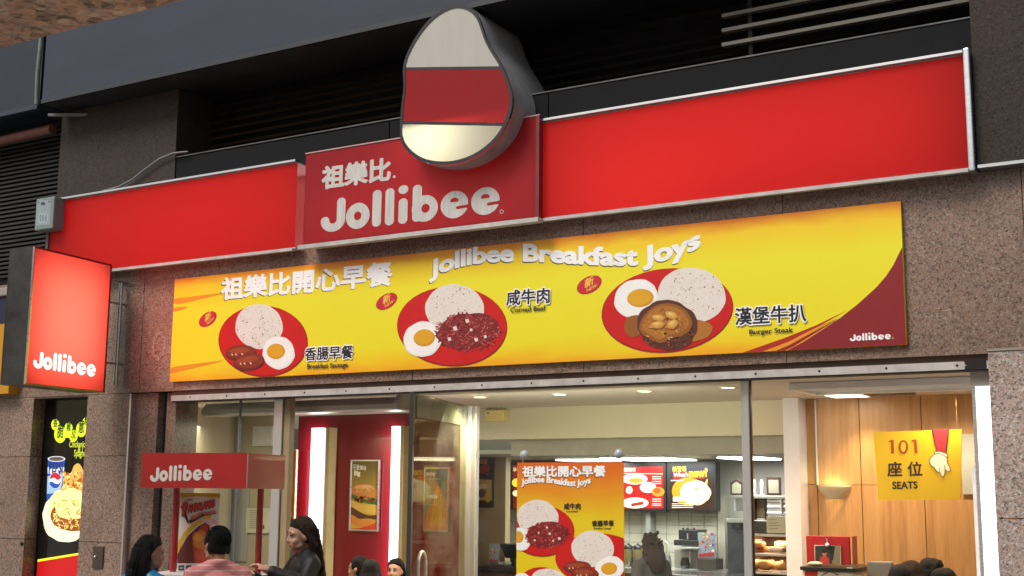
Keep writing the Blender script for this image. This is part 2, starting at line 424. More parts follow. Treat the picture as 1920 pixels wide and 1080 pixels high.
SLAT = pm('dark_slat', (.020, .017, .015), .5, var=.55, scale=3, stretch=(1, 1, 6), bump=.3, bscale=25)
BSLAT = pm('brown_slat', (.055, .032, .022), .45, var=.6, scale=7, stretch=(1, 1, 4), bump=.3, bscale=30)  # browner tone for part of the left slats
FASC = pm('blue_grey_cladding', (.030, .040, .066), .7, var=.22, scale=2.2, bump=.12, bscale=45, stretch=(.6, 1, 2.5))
SILV = pm('aluminium', (.72, .73, .75), .28, 1, var=.08, scale=12, stretch=(.2, 1, 6))
STEEL = pm('brushed_steel', (.66, .66, .67), .3, .7, var=.1, scale=20, stretch=(12, 12, .4), bump=.05, bscale=60)
WMET = pm('dirty_white_metal', (.50, .48, .46), .5, var=.25, scale=7, bump=.05)
BROWNM = pm('bronze_reveal', (.10, .07, .055), .35, .3, var=.3, scale=5)
PAVE = pm('pavement_grey', (.32, .31, .29), .8, var=.2, scale=3, bump=.3)
RED_AC = acrylic('red_acrylic', (.50, .016, .018), (.98, .045, .035), .55)
REDBOX = acrylic('weathered_red_acrylic', (.36, .018, .026), (.8, .03, .03), .30, .10)
CREAM_AC = acrylic('cream_acrylic', (.50, .50, .44), (1.0, .97, .74), .5, .05)
REDC_AC = acrylic('dull_red_acrylic', (.42, .02, .026), (.9, .05, .05), .35, .06)
LETT = pm('grey_white_lettering', (.56, .55, .52), .45, var=.15, scale=9, stretch=(4, 1, .4))
BLACKT = pm('dark_outline', (.012, .013, .022), .5)
RCAS = pm('red_cabinet_side', (.20, .022, .026), .45, var=.25, scale=5)
GCAS = pm('grey_cabinet_side', (.36, .355, .36), .5, .2, var=.35, scale=4, stretch=(1, 1, .5), bump=.08)
CREAM = pm('cream_paint', (.66, .60, .43), .5, var=.05, scale=2)
CEILM = pm('ceiling_white', (.62, .56, .51), .6, var=.05, scale=2)
BEIGE = pm('beige_wall', (.44, .37, .235), .32, var=.06, scale=1.5, coat=.2)
REDW = pm('red_gloss_laminate', (.19, .006, .014), .2, var=.10, scale=2, coat=.4)
WOOD = wood('beech_veneer')
KWALL = pm('kitchen_grey_paint', (.42, .42, .38), .5, var=.07, scale=2)
KBLACK = pm('black_plastic', (.012, .012, .013), .35, var=.3)
WHITEP = pm('white_paint', (.78, .77, .76), .5, var=.05)
FLOORM = pm('floor_tile', (.30, .26, .22), .3, var=.1)
GL = glass('shop_glass', refl=.08, dirt=.02)
GLD = glass('door_glass', tint=(.74, .70, .50), refl=.2, dirt=.06)
JOINT = pm('dark_joint', (.03, .025, .024), .7)

# ------------------------------------------------------------------ ground and the shell of the building
b = MB(); b.box(-60, 60, -60, -.02, -.3, 0, PAVE); o = b.build('pavement'); tag(o, kind='structure')
b = MB(); b.box(-12, .5, -.016, 9, -.28, .012, FLOORM); o = b.build('shop_floor'); tag(o, kind='structure')

bld = thing('shop_building', (-5.5, 0, 0), 'brown granite clad shop front with dark louvres above and one wide opening', 'building')
# granite belt over the opening, in slabs with hairline joints over a dark backing
b = MB(); seams = [-11.6, -9.42, -8.72, -7.22, -5.72, -4.22, -2.72, -1.22, .3, 1.8]
for i, (a, c) in enumerate(zip(seams, seams[1:])): b.box(a+.0025, c-.0025, .001*(i % 3), .10, 2.65, 3.775, GR if i % 3 else GR2)
b.build('granite_belt', bld)
b = MB(); b.box(-11.6, 1.8, .106, .235, 2.653, 3.77, JOINT); b.build('belt_backing', bld)
b = MB()
for z0, z1 in ((-.05, .55), (.555, 1.32), (1.325, 2.085), (2.09, 2.646)): b.box(-9.38, -8.82, .0, .5, z0, z1, GR)
b.build('granite_pilaster', bld)
b = MB(); b.box(-8.806, -8.52, .05, .42, -.05, 2.644, GR); b.build('granite_jamb', bld)
b = MB(); b.box(-8.823, -8.803, -.006, .3, 0, 2.64, SILV); b.build('steel_corner_strip', bld)
b = MB(); b.box(-8.50, -8.455, .12, .2, 0, 2.63, KBLACK); b.box(-8.512, -8.502, .10, .14, 0, 2.63, SILV); b.box(-8.453, -8.443, .10, .14, 0, 2.63, SILV); b.build('door_track', bld)
b = MB(); b.box(-8.44, -8.33, .08, .35, 0, 2.64, GR); b.build('granite_jamb', bld)
b = MB()
for z0, z1 in ((-.05, .55), (.555, 1.32), (1.325, 2.085), (2.09, 2.646)): b.box(-11.6, -10.13, .0, .5, z0, z1, GR)
b.build('granite_pilaster', bld)
b = MB()
zz = Z(1900, 972, -.05)
for z0, z1 in ((-.05, zz-.004), (zz+.004, 2.655)): b.box(-1.455, 1.8, -.05, .4, z0, z1, GRC)
b.build('granite_column', bld)
b = MB(); b.box(-1.458, 1.8, -.056, -.001, 2.6575, 2.672, SILV); b.build('column_trim', bld)
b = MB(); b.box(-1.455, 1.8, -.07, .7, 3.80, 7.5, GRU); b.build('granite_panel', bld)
b = MB(); b.box(-1.45, 1.8, -.10, -.0, 3.777, 3.797, SILV); b.build('panel_trim', bld)
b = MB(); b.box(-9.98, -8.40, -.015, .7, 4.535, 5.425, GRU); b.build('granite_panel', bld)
b = MB(); STN = granite('stained_granite', tint=(1.0, 1.0, .98), scale=92, rough=.5, dark=1.6)
o2_ = lambda x, y: math.hypot(x/.085, y/.13)-1+.07*math.sin(9*math.atan2(y, x)); i2_ = lambda x, y: math.hypot(x/.055, y/.09)-1+.05*math.sin(7*math.atan2(y, x))
vs, fs = iso(lambda x, y: max(o2_(x, y), -i2_(x, y)), -.12, .12, -.16, .16, .008); c_ = P(298, 648, 0)
b.add([(c_.x+x, -.0012, c_.z+y) for x, y in vs], fs, STN); b.build('glue_ring', bld)
# charcoal strip above the red band, louvres behind
z_l = [Z(x, y, 0) for x, y in ((360, 305), (1700, 95))]
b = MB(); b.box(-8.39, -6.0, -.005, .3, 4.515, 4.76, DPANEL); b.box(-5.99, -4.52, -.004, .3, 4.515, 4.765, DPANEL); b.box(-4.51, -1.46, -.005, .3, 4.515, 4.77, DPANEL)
b.box(-8.39, -1.46, -.012, .02, 4.772, 4.782, pm('highlit_edge', (.10, .10, .105), .45, var=.5, scale=6))  # paler top edge, its highlight put into the colour
b.build('charcoal_strip', bld)
b = MB(); b.box(-8.39, -1.46, .62, .66, 4.5, 6.4, DARK); b.build('louvre_backing', bld)
b = MB()
for i in range(21):
    z = 4.79+i*.076
    for a, c, m in ((-8.38, -5.02, BSLAT if 1 < i < 9 else SLAT), (-4.98, -3.06, SLAT), (-3.02, -1.47, SLAT)):
        vs = [(a, .36, z), (c, .36, z), (c, .44, z+.058), (a, .44, z+.058)]
        b.prism([Vector(q) for q in vs], (0, .012, .004), m)
b.build('louvre_panel', bld)
for x_ in (-5.0, -3.04): b = MB(); b.box(x_-.015, x_+.015, .33, .5, 4.79, 6.4, DARK); b.build('louvre_post', bld)
b = MB()
for y in (83, 54, 25):
    A, B = P(1355, y, .3), P(1812, y-78 if y == 83 else y-76, .3); z = (A.z+B.z)/2
    b.box(A.x, -1.48, .28, .33, z-.012, z+.014, pm('bare_metal_slat', (.36, .33, .29), .4, .4, var=.3, scale=9, stretch=(.3, 1, 5)))
b.build('bare_slat', bld)
# louvred neighbour bay left of the granite panel
b = MB(); b.box(-13.2, -9.99, .25, .3, 3.0, 6, DARK)
for i in range(34):
    z = 3.9+i*.045; b.box(-13.2, -10.0, .19, .235, z, z+.022, SLAT)
b.build('roller_shutter', bld)
# projecting blue-grey fascia
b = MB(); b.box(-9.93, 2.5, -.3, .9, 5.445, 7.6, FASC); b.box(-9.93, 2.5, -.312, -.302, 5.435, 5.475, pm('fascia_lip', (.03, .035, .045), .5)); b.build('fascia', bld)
b = MB(); b.box(-9.92, 2.5, -.29, .9, 5.43, 5.441, DARK); b.build('fascia_soffit', bld)
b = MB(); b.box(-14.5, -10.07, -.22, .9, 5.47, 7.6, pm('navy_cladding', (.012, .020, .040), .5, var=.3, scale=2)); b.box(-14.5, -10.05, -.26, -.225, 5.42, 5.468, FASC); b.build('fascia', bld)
b = MB(); b.tube([(-9.99, -.32, 7.5), (-9.985, -.31, 6.2), (-10.02, -.3, 5.75), (-10.03, -.28, 5.45)], .022, pm('green_grey_pipe', (.16, .19, .17), .5, var=.3, scale=9)); b.build('drain_pipe', bld)
b = MB(); b.tube([(-12.5, -.02, 5.24), (-10.1, -.02, 5.28)], .05, pm('orange_brown_pipe', (.17, .06, .035), .5, var=.3, scale=5)); b.build('soffit_pipe', bld)
b = MB(); b.obox((-9.75, -.06, 5.36), (.22, .12, 0), (-.01, .02, 0), (0, 0, .012), pm('grey_bar', (.2, .2, .2), .5)); b.build('soffit_bracket', bld)
# reveal under the granite belt and the riveted door rail
b = MB(); b.box(-8.33, -1.455, .030, .086, 2.612, 2.649, BROWNM); b.build('reveal', bld)
b = MB(); b.box(-8.33, -1.46, .018, .13, 2.561, 2.610, WMET)
for i in range(16): b.ball((-8.1+i*.43, .017, 2.588), (.008, .004, .008), JOINT, 8, 6)
b.box(-8.33, -1.46, .024, .129, 2.553, 2.5595, JOINT)
b.box(-8.33, -1.46, .131, .30, 2.566, 2.648, CEILM)
b.build('door_rail', bld)
b = MB(); SOOT = pm('soot', (.015, .012, .012), .9)
vs, fs = iso(lambda x, y: .026-.006*math.sin(y*190)-.010*math.sin(y*420+1)+.012*math.sin(x*60)-(x-.30)*.55 if x > .2 else 1, .2, .48, 0, .048, .006)
b.add([(-1.96+x, .0165, 2.5615+y) for x, y in vs], fs, SOOT); b.build('soot_stain', bld)
# interior shell
for nm, mk in (('ceiling', [(-11.5, -1.46, .292, 2.62, 2.60, 2.66, CEILM)]),
               ('kitchen_ceiling', [(-9.0, -2.4, 2.81, 5.4, 2.17, 2.21, KWALL)]),
               ('beam_wall', [(-6.74, -3.42, 2.5, 2.7, 2.30, 2.599, CREAM), (-6.46, -3.42, 2.72, 2.80, 2.148, 2.30, pm('grey_beam', (.36, .34, .28), .5))]),
               ('kitchen_wall', [(-9.5, -2.6, 5.3, 5.4, 0, 2.168, KWALL)]),
               ('red_wall', [(-9.2, X(869, 900, 2.75), 2.75, 2.85, 0, 2.598, REDW)]),
               ('wood_wall', []), ('back_wall', [(-10.2, -9.02, 2.25, 2.33, 0, 2.6, BEIGE)])):
    if not mk: continue
    b = MB()
    for q in mk: b.box(*q)
    tag(b.build(nm), kind='structure')
wx0, wx1 = X(1500, 900, 2.5), -1.2
b = MB(); b.box(wx0, wx1, 2.56, 2.62, 0, 2.6, JOINT)
jx = [wx0, X(1531, 850, 2.5), X(1615, 900, 2.5), X(1732, 900, 2.5), X(1835, 900, 2.5), wx1]; jz = Z(1600, 909, 2.5)
for a, c in zip(jx, jx[1:]):
    for z0, z1 in ((0, jz-.002), (jz+.002, 2.598)): b.box(a+.0035, c-.0035, 2.5, 2.555, z0, z1, WOOD)
tag(b.build('wood_wall'), kind='structure')
A, B = PZ(302, 753, 2.6), PZ(441, 776, 2.6)
b = MB(); dv = (B-A); b.prism([A, A+dv*1.0, Vector((B.x, B.y, 0)), Vector((A.x, A.y, 0))], (-.08, -.02, 0), BEIGE)
tag(b.build('side_wall'), kind='structure')
b = MB(); b.box(-11.3, -11.2, .7, 8, 0, 2.598, BEIGE); b.box(-1.3, -1.2, .45, 8, 0, 2.62, CREAM); tag(b.build('end_wall'), kind='structure')
# tiled wall behind the counter
KT = pm('white_tile', (.62, .60, .50), .25, var=.04, scale=3)
b = MB(); x0, x1 = X(946, 1000, 5.22), X(1345, 1000, 5.22)
for i in range(18):
    for k in range(14):
        a = x0+(x1-x0)*i/18; c = x0+(x1-x0)*(i+1)/18; z = .35+k*.1
        b.box(a+.003, c-.003, 5.22, 5.25, z+.003, z+.097, KT)
b.box(x0, x1, 5.252, 5.298, .3, 1.75, pm('grout', (.45, .43, .37), .8)); tag(b.build('tiled_wall'), kind='structure')
x0, x1 = X(893, 900, 3.9), X(948, 900, 3.9)
b = MB(); b.box(x0-1.2, x1, 3.9, 4.0, 0, 2.168, pm('tan_wall', (.44, .33, .17), .45, var=.05)); tag(b.build('tan_wall'), kind='structure')
x0, x1 = X(1471, 900, 2.3), X(1500, 900, 2.3)
b = MB(); b.box(x0, x1, 2.3, 2.66, 0, 2.598, pm('column_white', (.70, .66, .68), .4, var=.04)); tag(b.build('column_wall'), kind='structure')

# canopy the photographer stands under
can = thing('granite_canopy', (-5, -7, 3.75), 'tan speckled granite canopy soffit with a dark joint, top left corner', 'canopy')
b = MB(); b.box(-14, 5, -4.86, -4.5, 3.757, 4.6, GRS); b.build('canopy_edge', can, bevel=.012)
b = MB(); b.box(-14, 5, -10, -4.89, 3.765, 4.5, GRS); b.build('canopy_slab', can)
b = MB(); b.box(-14, 5, -4.888, -4.862, 3.775, 4.5, pm('brown_joint', (.07, .045, .035), .7)); b.build('joint', can)
# ------------------------------------------------------------------ red light band, logo cabinet, signs on the front
BY = -.10
def band(x0, x1, label, lights):
    t = thing('light_band', ((x0+x1)/2, BY, 3.785), label, 'sign', 'red light bands')
    b = MB(); b.poly([(x0, BY, 3.79), (x1, BY, 3.79), (x1, BY, 4.505), (x0, BY, 4.505)], RED_AC); b.build('face', t)
    b = MB(); b.box(x0-.03, x1+.03, .30, .32, 3.77, 4.51, WHITEP); b.box(x0, x1, BY+.004, .298, 4.502, 4.512, WHITEP); b.box(x0, x1, BY+.004, .298, 3.778, 3.788, WHITEP); b.build('case', t)
    b = MB(); b.box(x0, x1, BY-.035, BY+.02, 4.513, 4.53, SILV); b.build('top_trim', t)
    b = MB(); b.box(x0, x1, BY-.03, BY+.01, 3.755, 3.776, WMET); b.build('bottom_trim', t)
    for lx, lz, sx, sz, pw in lights:
        area('sign_tube', (lx, .26, lz), (math.radians(-90), 0, 0), sx, sz, pw, (1, .9, .86), shape='ELLIPSE' if sx < 2.2 else 'RECTANGLE')
    return t
bl = band(-9.93, -6.87, 'dull red backlit band left of the lettered cabinet', [(-8.35, 4.14, 2.7, .58, 1.6), (-7.9, 4.12, 2.3, .55, 1.9)])
br = band(-4.59, -1.50, 'bright red backlit band right of the lettered cabinet', [(-3.05, 4.14, 2.9, .55, 2.3), (-3.8, 4.02, 1.7, .5, 2.8)])
b = MB(); b.box(-1.498, -1.46, BY-.035, .3, 3.755, 4.54, SILV); b.build('end_trim', br, bevel=.008)
b = MB(); b.box(-9.965, -9.932, BY-.02, .3, 3.75, 4.53, pm('brown_end_trim', (.12, .09, .07), .5)); b.build('end_trim', bl)

CY = -.16
lg = thing('lettered_cabinet', (-5.73, CY, 3.8), 'weathered red sign cabinet with pale rounded lettering over the middle of the front', 'sign')
x0, x1 = X(571, 370, CY), X(1010, 300, CY); z0, z1 = (Z(574, 456, CY)+Z(1001, 409, CY))/2, (Z(570, 290, CY)+Z(1018, 217, CY))/2
b = MB(); b.box(x0, x0+.012, CY+.003, .3, z0, z1, RCAS); b.box(x1-.012, x1, CY+.003, .3, z0, z1, RCAS); b.box(x0, x1, CY+.003, .3, z1-.012, z1+.002, RCAS); b.box(x0, x1, CY+.003, .3, z0-.002, z0+.012, RCAS); b.box(x0, x1, .30, .32, z0, z1, WHITEP); b.build('case', lg)
b = MB(); b.box(x1-.02, x1+.008, CY-.008, CY+.03, z0-.005, z1+.004, RCAS); b.box(x0-.006, x1+.01, CY-.006, CY+.002, z1+.003, z1+.013, pm('pink_edge', (.5, .32, .32), .5)); b.build('edge_trim', lg)
b = MB(); b.box(x0-.02, x1+.02, CY-.04, CY+.03, z0-.045, z0-.012, WMET); b.build('sill', lg)
fr = FY(CY); a = Art(fr)
a.logo((601, 436.5), (937.5, 399.5), LETT, hp=73); a.build('lettering', lg)
a = Art(fr); a.text('祖樂比', (603, 351), (733, 333.5), LETT, bold=.04, hp=42); a.ell(739.5, 331.5, 2.6, 2.6, LETT); a.ell(941, 397, 3.6, 3.8, LETT); a.ell(941, 397, 2.6, 2.8, REDBOX); a.build('chinese_lettering', lg)
area('sign_tube', (-5.7, .2, 4.0), (math.radians(-90), 0, 0), 2.1, .26, 2.0, (1, .9, .8))
LX0, LX1, LZ0, LZ1 = x0, x1, z0, z1

# plain rounded light cabinet that stands above the lettering (its printed face is left plain)
hc = thing('rounded_cabinet', (-5.5, -.22, 3.98), 'tall rounded light cabinet in white, red and cream with dark rim, standing above the lettering', 'sign')
HY = -.335; fr = FY(HY)
outl = [(905, 20), (893, 78), (925, 108), (945, 150), (966, 180), (950, 240), (905, 290), (845, 308), (790, 304), (755, 272), (760, 238), (765, 190), (778, 150), (730, 140), (724, 118), (760, 86), (800, 40), (850, 8), (885, 6)]
outl = [(893, 24), (915, 78), (945, 130), (962, 190), (943, 248), (900, 290), (845, 309), (790, 302), (754, 268), (752, 215), (757, 165), (758, 118), (780, 70), (815, 28), (858, 8)]
sm = smooth2(outl, 6); pl = [fr.px(*p) for p in sm]
fc_ = [(p[0], p[1]) for p in [FY(CY).px(*q_) for q_ in sm]]
lo_ = [p for p in fc_ if p[1] < LZ1]; xm_ = min(fc_, key=lambda p: p[1])[0]
lo_ = sorted([p for p in lo_ if p[0] > xm_], key=lambda p: -p[1])+sorted([p for p in lo_ if p[0] <= xm_], key=lambda p: p[1])
cx_ = sum(p[0] for p in fc_)/len(fc_); lo_ = [(cx_+(p[0]-cx_)*.985, p[1]+.008) for p in lo_]; lo_ = [(lo_[0][0], LZ1)]+[p for p in lo_ if p[1] < LZ1]+[(lo_[-1][0], LZ1)]
b = MB(); b.poly([(x_, CY, z_) for x_, z_ in [(LX0, LZ0), (LX1, LZ0), (LX1, LZ1)]+lo_+[(LX0, LZ1)]], REDBOX); b.build('face', lg)
b = MB(); b.prism([fr.at(x, z, -.012) for x, z in pl], (0, .6, 0), GCAS, GCAS)
b.f = b.f[1:]; b.m = b.m[1:]; b.sm = b.sm[1:]; b.build('case', hc)
def shr(pts, k):
    cx = sum(p[0] for p in pts)/len(pts); cy = sum(p[1] for p in pts)/len(pts)
    return [(cx+(p[0]-cx)*k, cy+(p[1]-cy)*k) for p in pts]
inn = shr(pl, .955)
b = MB(); n = len(pl); vs = [fr.at(x, z, .006) for x, z in pl]+[fr.at(x, z, .006) for x, z in inn]
b.add(vs, [(i, (i+1) % n, (i+1) % n+n, i+n) for i in range(n)], BLACKT); b.build('rim', hc)
def zone(name, lo, hi, m):
    """slice of the face between two slanted lines, lo and hi as heights on the slanted axis"""
    ux = Vector((.16, 1)).normalized(); pts = [tuple(p) for p in inn]
    for sgn, lim in ((1, lo), (-1, hi)):
        if lim is None: continue
        out = []
        for i in range(len(pts)):
            p, q = pts[i-1], pts[i]; dp = sgn*(p[0]*.16+p[1]-lim); dq = sgn*(q[0]*.16+q[1]-lim)
            if (dp >= 0) != (dq >= 0):
                t = dp/(dp-dq); out.append((p[0]+(q[0]-p[0])*t, p[1]+(q[1]-p[1])*t))
            if dq >= 0: out.append(q)
        pts = out
    b = MB(); b.poly([fr.at(x, z) for x, z in pts], m); return b.build(name, hc)
hh = lambda px, py: fr.px(px, py)[0]*.16+fr.px(px, py)[1]
c1, c2 = hh(860, 232), hh(850, 128)
zone('cream_face', None, c1-.012, CREAM_AC); zone('rim', c1-.010, c1+.010, BLACKT); zone('red_face', c1+.012, c2-.012, REDC_AC); zone('rim', c2-.010, c2+.010, BLACKT); zone('white_face', c2+.012, None, acrylic('grey_white_acrylic', (.62, .60, .56), (1, .97, .85), .2, .15))
c = P(852, 268, .1); area('sign_tube', (c.x, .12, c.z), (math.radians(-90), 0, 0), .62, .22, 9, (1, .98, .8), shape='ELLIPSE')

# projecting lightbox on the left
q = {k: v for k, v in zip(('tr', 'br'), (P(210, 497, -.25), P(192, 736, -.25)))}
zt, zb = q['tr'].z, q['br'].z
tl, bl_ = PZ(65, 458, zt), PZ(45, 722, zb)
xn, yn = (q['tr'].x+q['br'].x)/2, -.25; xf = (tl.x+bl_.x)/2; yf = (tl.y+bl_.y)/2
u = Vector((xn-xf, yn-yf, 0)); W = u.length; u.normalize(); nrm = u.cross(Vector((0, 0, 1)))
ps = thing('projecting_lightbox', (xn, yn, zb), 'glowing red projecting lightbox with white lettering on the granite pilaster', 'sign')
o0 = Vector((xf, yf, zb)); H = zt-zb; fr = Frame(o0, u, (0, 0, 1)); T = .26
b = MB(); c = o0+u*(W/2)+Vector((0, 0, H/2))-fr.n*(T/2+.004)
DW = pm('dark_weathered_case', (.035, .033, .032), .45, var=.6, scale=5, bump=.15)
b.obox(fr.at(W/2, H/2, -T), u*(W/2), fr.n*.006, (0, 0, H/2), DW)
for x_ in (.006, W-.006): b.obox(fr.at(x_, H/2, -T/2-.004), u*.005, fr.n*(T/2-.001), (0, 0, H/2), DW)
for z_ in (.006, H-.006): b.obox(fr.at(W/2, z_, -T/2-.004), u*(W/2-.012), fr.n*(T/2-.001), (0, 0, .005), DW)
b.build('case', ps)
b = MB(); b.poly([fr.at(.008, .008, .002), fr.at(W-.008, .008, .002), fr.at(W-.008, H-.008, .002), fr.at(.008, H-.008, .002)], acrylic('glowing_red_acrylic', (.5, .03, .03), (1.0, .085, .055), .8)); b.build('face', ps)
c = fr.at(W/2, H/2, -T+.012); area('sign_tube', c, fr.n.to_track_quat('-Z', 'Y').to_euler(), W*.8, H*.8, 8.2, (1, .96, .92))
b = MB()
for x_, w_ in ((-.004, .014), (W-.008, .014)): b.obox(fr.at(x_+w_/2, H/2, .002), u*(w_/2), fr.n*.008, (0, 0, H/2), SILV if x_ < .1 else RCAS)
b.obox(fr.at(W/2, H-.002, .002), u*(W/2), fr.n*.008, (0, 0, .008), RCAS); b.obox(fr.at(W/2, .003, .002), u*(W/2), fr.n*.008, (0, 0, .008), pm('yellow_edge', (.45, .30, .04), .5)); b.build('frame', ps)
a = Art(fr, h0=.004); a.logo((61, 689), (178, 707), lit(255, 250, 245, 1.25), hp=35); a.build('lettering', ps)
def bracket(pts, r=.016):
    b = MB(); b.tube(pts, r, SILV, 8); b.build('bracket', ps)
bx = X(222, 620, -.06)
bracket([(bx, -.06, Z(226, 530, -.06)), (bx, -.06, Z(214, 722, -.06))], .02)
for y_, (a_, c_) in zip((0, 1, 2), (((212, 532), (226, 530)), ((212, 571), (224, 570)), ((198, 680), (217, 682)))):
    p_ = P(*c_, -.06); bracket([(xn, yn+.01, p_.z-.01), (bx, -.06, p_.z), (bx, .02, p_.z)], .012)

# alarm box at the end of the band
al = thing('alarm_box', (-10.02, -.1, 4.2), 'small green-grey alarm box with oval marks at left end of the red band', 'alarm box')
p0, p1 = P(68, 373, -.22), P(104, 427, -.22)
b = MB(); b.box(p0.x, P(100, 400, -.22).x, -.22, -.02, p1.z, p0.z, pm('green_grey_plastic', (.19, .25, .25), .5, var=.12, scale=8)); b.build('case', al, bevel=.012)
a = Art(FY(-.22)); pl_ = ink(176, 184, 190); dk = ink(60, 60, 90)
a.poly([(69.5, 377), (96, 374), (94, 421), (68, 424)], ink(142, 156, 160))
for x_ in (76, 81, 86.5): a.ell(x_, 409, 3.6, 9.5, pl_); a.ell(x_, 409, 2.2, 7.6, ink(120, 134, 140))
a.ell(81, 382, 4.2, 3.2, dk); a.ell(73, 380, 1.4, 1.4, dk); a.ell(93, 378, 1.4, 1.4, dk); a.build('front_print', al)

# loose cable over the granite panel
b = MB(); q = [P(*p, -.05) for p in ((176, 366), (196, 357), (222, 350), (248, 336), (272, 317), (300, 297), (325, 287), (352, 284))]
b.tube(q, .007, pm('grey_cable', (.24, .25, .27), .5), 6); b.tube([v+Vector((0, .01, -.03+.004*i)) for i, v in enumerate(q)], .005, pm('grey_cable_thin', (.16, .17, .18), .5), 6)
tag(b.build('loose_cable'), 'thin grey cable looping up across the dark granite above the red band', 'cable')

# neighbour's sign at the far left edge
ns = thing('neighbour_sign', (-10.9, -.2, 2.8), 'blue and yellow sign cut off at the left edge behind the red lightbox', 'sign')
za, zb_, zc, zd = Z(8, 540, -.12), Z(8, 556, -.12), Z(8, 607, -.12), Z(8, 738, -.12); xa = X(24, 620, -.12)
b = MB(); b.box(xa-2, xa, -.12, .1, zd, zc, pm('sign_yellow', hexc(196, 142, 22), .5)); b.build('yellow_panel', ns)
b = MB(); b.box(xa-2, xa, -.121, .1, zc+.002, zb_, pm('sign_blue', hexc(22, 24, 62), .5)); b.build('blue_panel', ns)
b = MB(); b.box(xa-2, xa, -.15, .1, zb_+.002, za, pm('sign_top', hexc(150, 140, 132), .5)); b.build('top_edge', ns, bevel=.01)

# switch plate
sp = thing('switch_plate', (X(184, 1050, 0), -.01, 1.3), 'small bronze key switch plate on the granite pilaster', 'switch plate')
p0, p1 = P(175, 1024, -.01), P(192, 1066, -.01)
b = MB(); b.box(p0.x, p1.x, -.014, -.001, p1.z, p0.z, pm('bronze_plate', (.12, .09, .075), .35, .6)); b.build('plate', sp, bevel=.003)
p_ = P(179, 1044, -.014); b = MB(); b.lathe(p_, [(0, .014), (.008, .013), (.011, .006), (.012, -.002)], SILV, 14, axis='y'); b.build('key_lock', sp)
kh = thing('door_lock', (X(41, 1020, -.0), -.01, 1.4), 'small dark round lock on granite pilaster beside the chicken poster', 'lock')
p_ = P(41, 1019, 0); b = MB(); b.lathe(p_, [(0, .012), (.016, .01), (.022, .004), (.024, -.002)], KBLACK, 16, axis='y'); b.build('cylinder', kh)

# ------------------------------------------------------------------ the long yellow breakfast banner
VY = -.035
bn = thing('breakfast_banner', (-5.1, VY, 2.73), 'long yellow breakfast menu banner with three red plates below the red band', 'banner')
x0, x1, z0, z1 = -8.325, -1.975, 2.742, 3.63
x0, x1 = X(323, 620, VY), X(1694, 510, VY); z0 = (Z(317, 719, VY)+Z(1698, 641.7, VY))/2; z1 = (Z(329, 523, VY)+Z(1690, 377.5, VY))/2
YEL = sunburst('banner_yellow', [(0, hexc(244, 172, 14)), (.08, hexc(244, 206, 24)), (.18, hexc(240, 226, 34)), (.68, hexc(240, 230, 40)), (.88, hexc(246, 206, 26)), (.965, hexc(238, 146, 20)), (1, hexc(230, 116, 18))], lo=0, hi=z1-z0+.01, streak=.11)
b = MB(); b.box(x0, x1, VY, -.004, z0, z1, YEL); b.build('board', bn)
fr = FY(VY); RECT = (x0+.001, x1-.001, z0+.001, z1-.001)
PLATE = ink(206, 24, 26, .4); PLATED = ink(150, 14, 18); RICE = ink(232, 224, 216); EGG = ink(240, 238, 234); YOLK = ink(226, 166, 26); YOLKD = ink(214, 146, 20)
SPK = [ink(150, 84, 66), ink(196, 160, 140), ink(176, 118, 96), ink(120, 60, 50)]
BEEF = [ink(150, 34, 42), ink(176, 52, 56), ink(122, 22, 30), ink(198, 88, 84), ink(140, 44, 40)]
SAUS = [ink(134, 44, 18), ink(160, 66, 30), ink(104, 30, 12)]; ONION = ink(236, 214, 206)
GRAVY = [ink(176, 112, 34), ink(150, 88, 24), ink(196, 134, 52)]; CRUST = [ink(88, 40, 22), ink(112, 54, 34), ink(70, 30, 18)]
MUSH = [ink(226, 180, 96), ink(206, 154, 70)]
NAVY = ink(24, 24, 44); WHT = ink(252, 252, 252); SHAD = ink(70, 64, 52)
def specks(a, cx, cy, rx, ry, n, ms, r0=.4, r1=1.5, long=1.5):
    a.up()
    for m in ms:
        a.up()
        for _ in range(n//len(ms)):
            t, r = random.random()*6.283, math.sqrt(random.random())*.93; k = random.uniform(r0, r1)
            a.ell(cx+rx*r*math.cos(t), cy+ry*r*math.sin(t), k*random.uniform(1, long), k, m, random.uniform(0, 180), 6, same=True)
def rice(a, cx, cy, rx, ry, s=1): a.ell(cx, cy, rx, ry, RICE, -6, wob=.008); specks(a, cx, cy, rx, ry, int(130*s), [ink(222, 206, 196), ink(244, 240, 236), ink(214, 192, 180)], .5*s, 1.5*s); specks(a, cx, cy, rx, ry, int(46*s), SPK, .4*s, 1.25*s)
def egg(a, cx, cy, rx, ry, yx, yy, yr, yq): a.ell(cx, cy, rx, ry, EGG, 20, wob=.012); a.ell(cx-1, cy-1, rx*.93, ry*.92, ink(248, 247, 245), 20); a.ell(yx, yy, yr, yq, YOLKD, 5); a.ell(yx-.06*yr, yy-.07*yq, yr*.9, yq*.86, YOLK, 5)
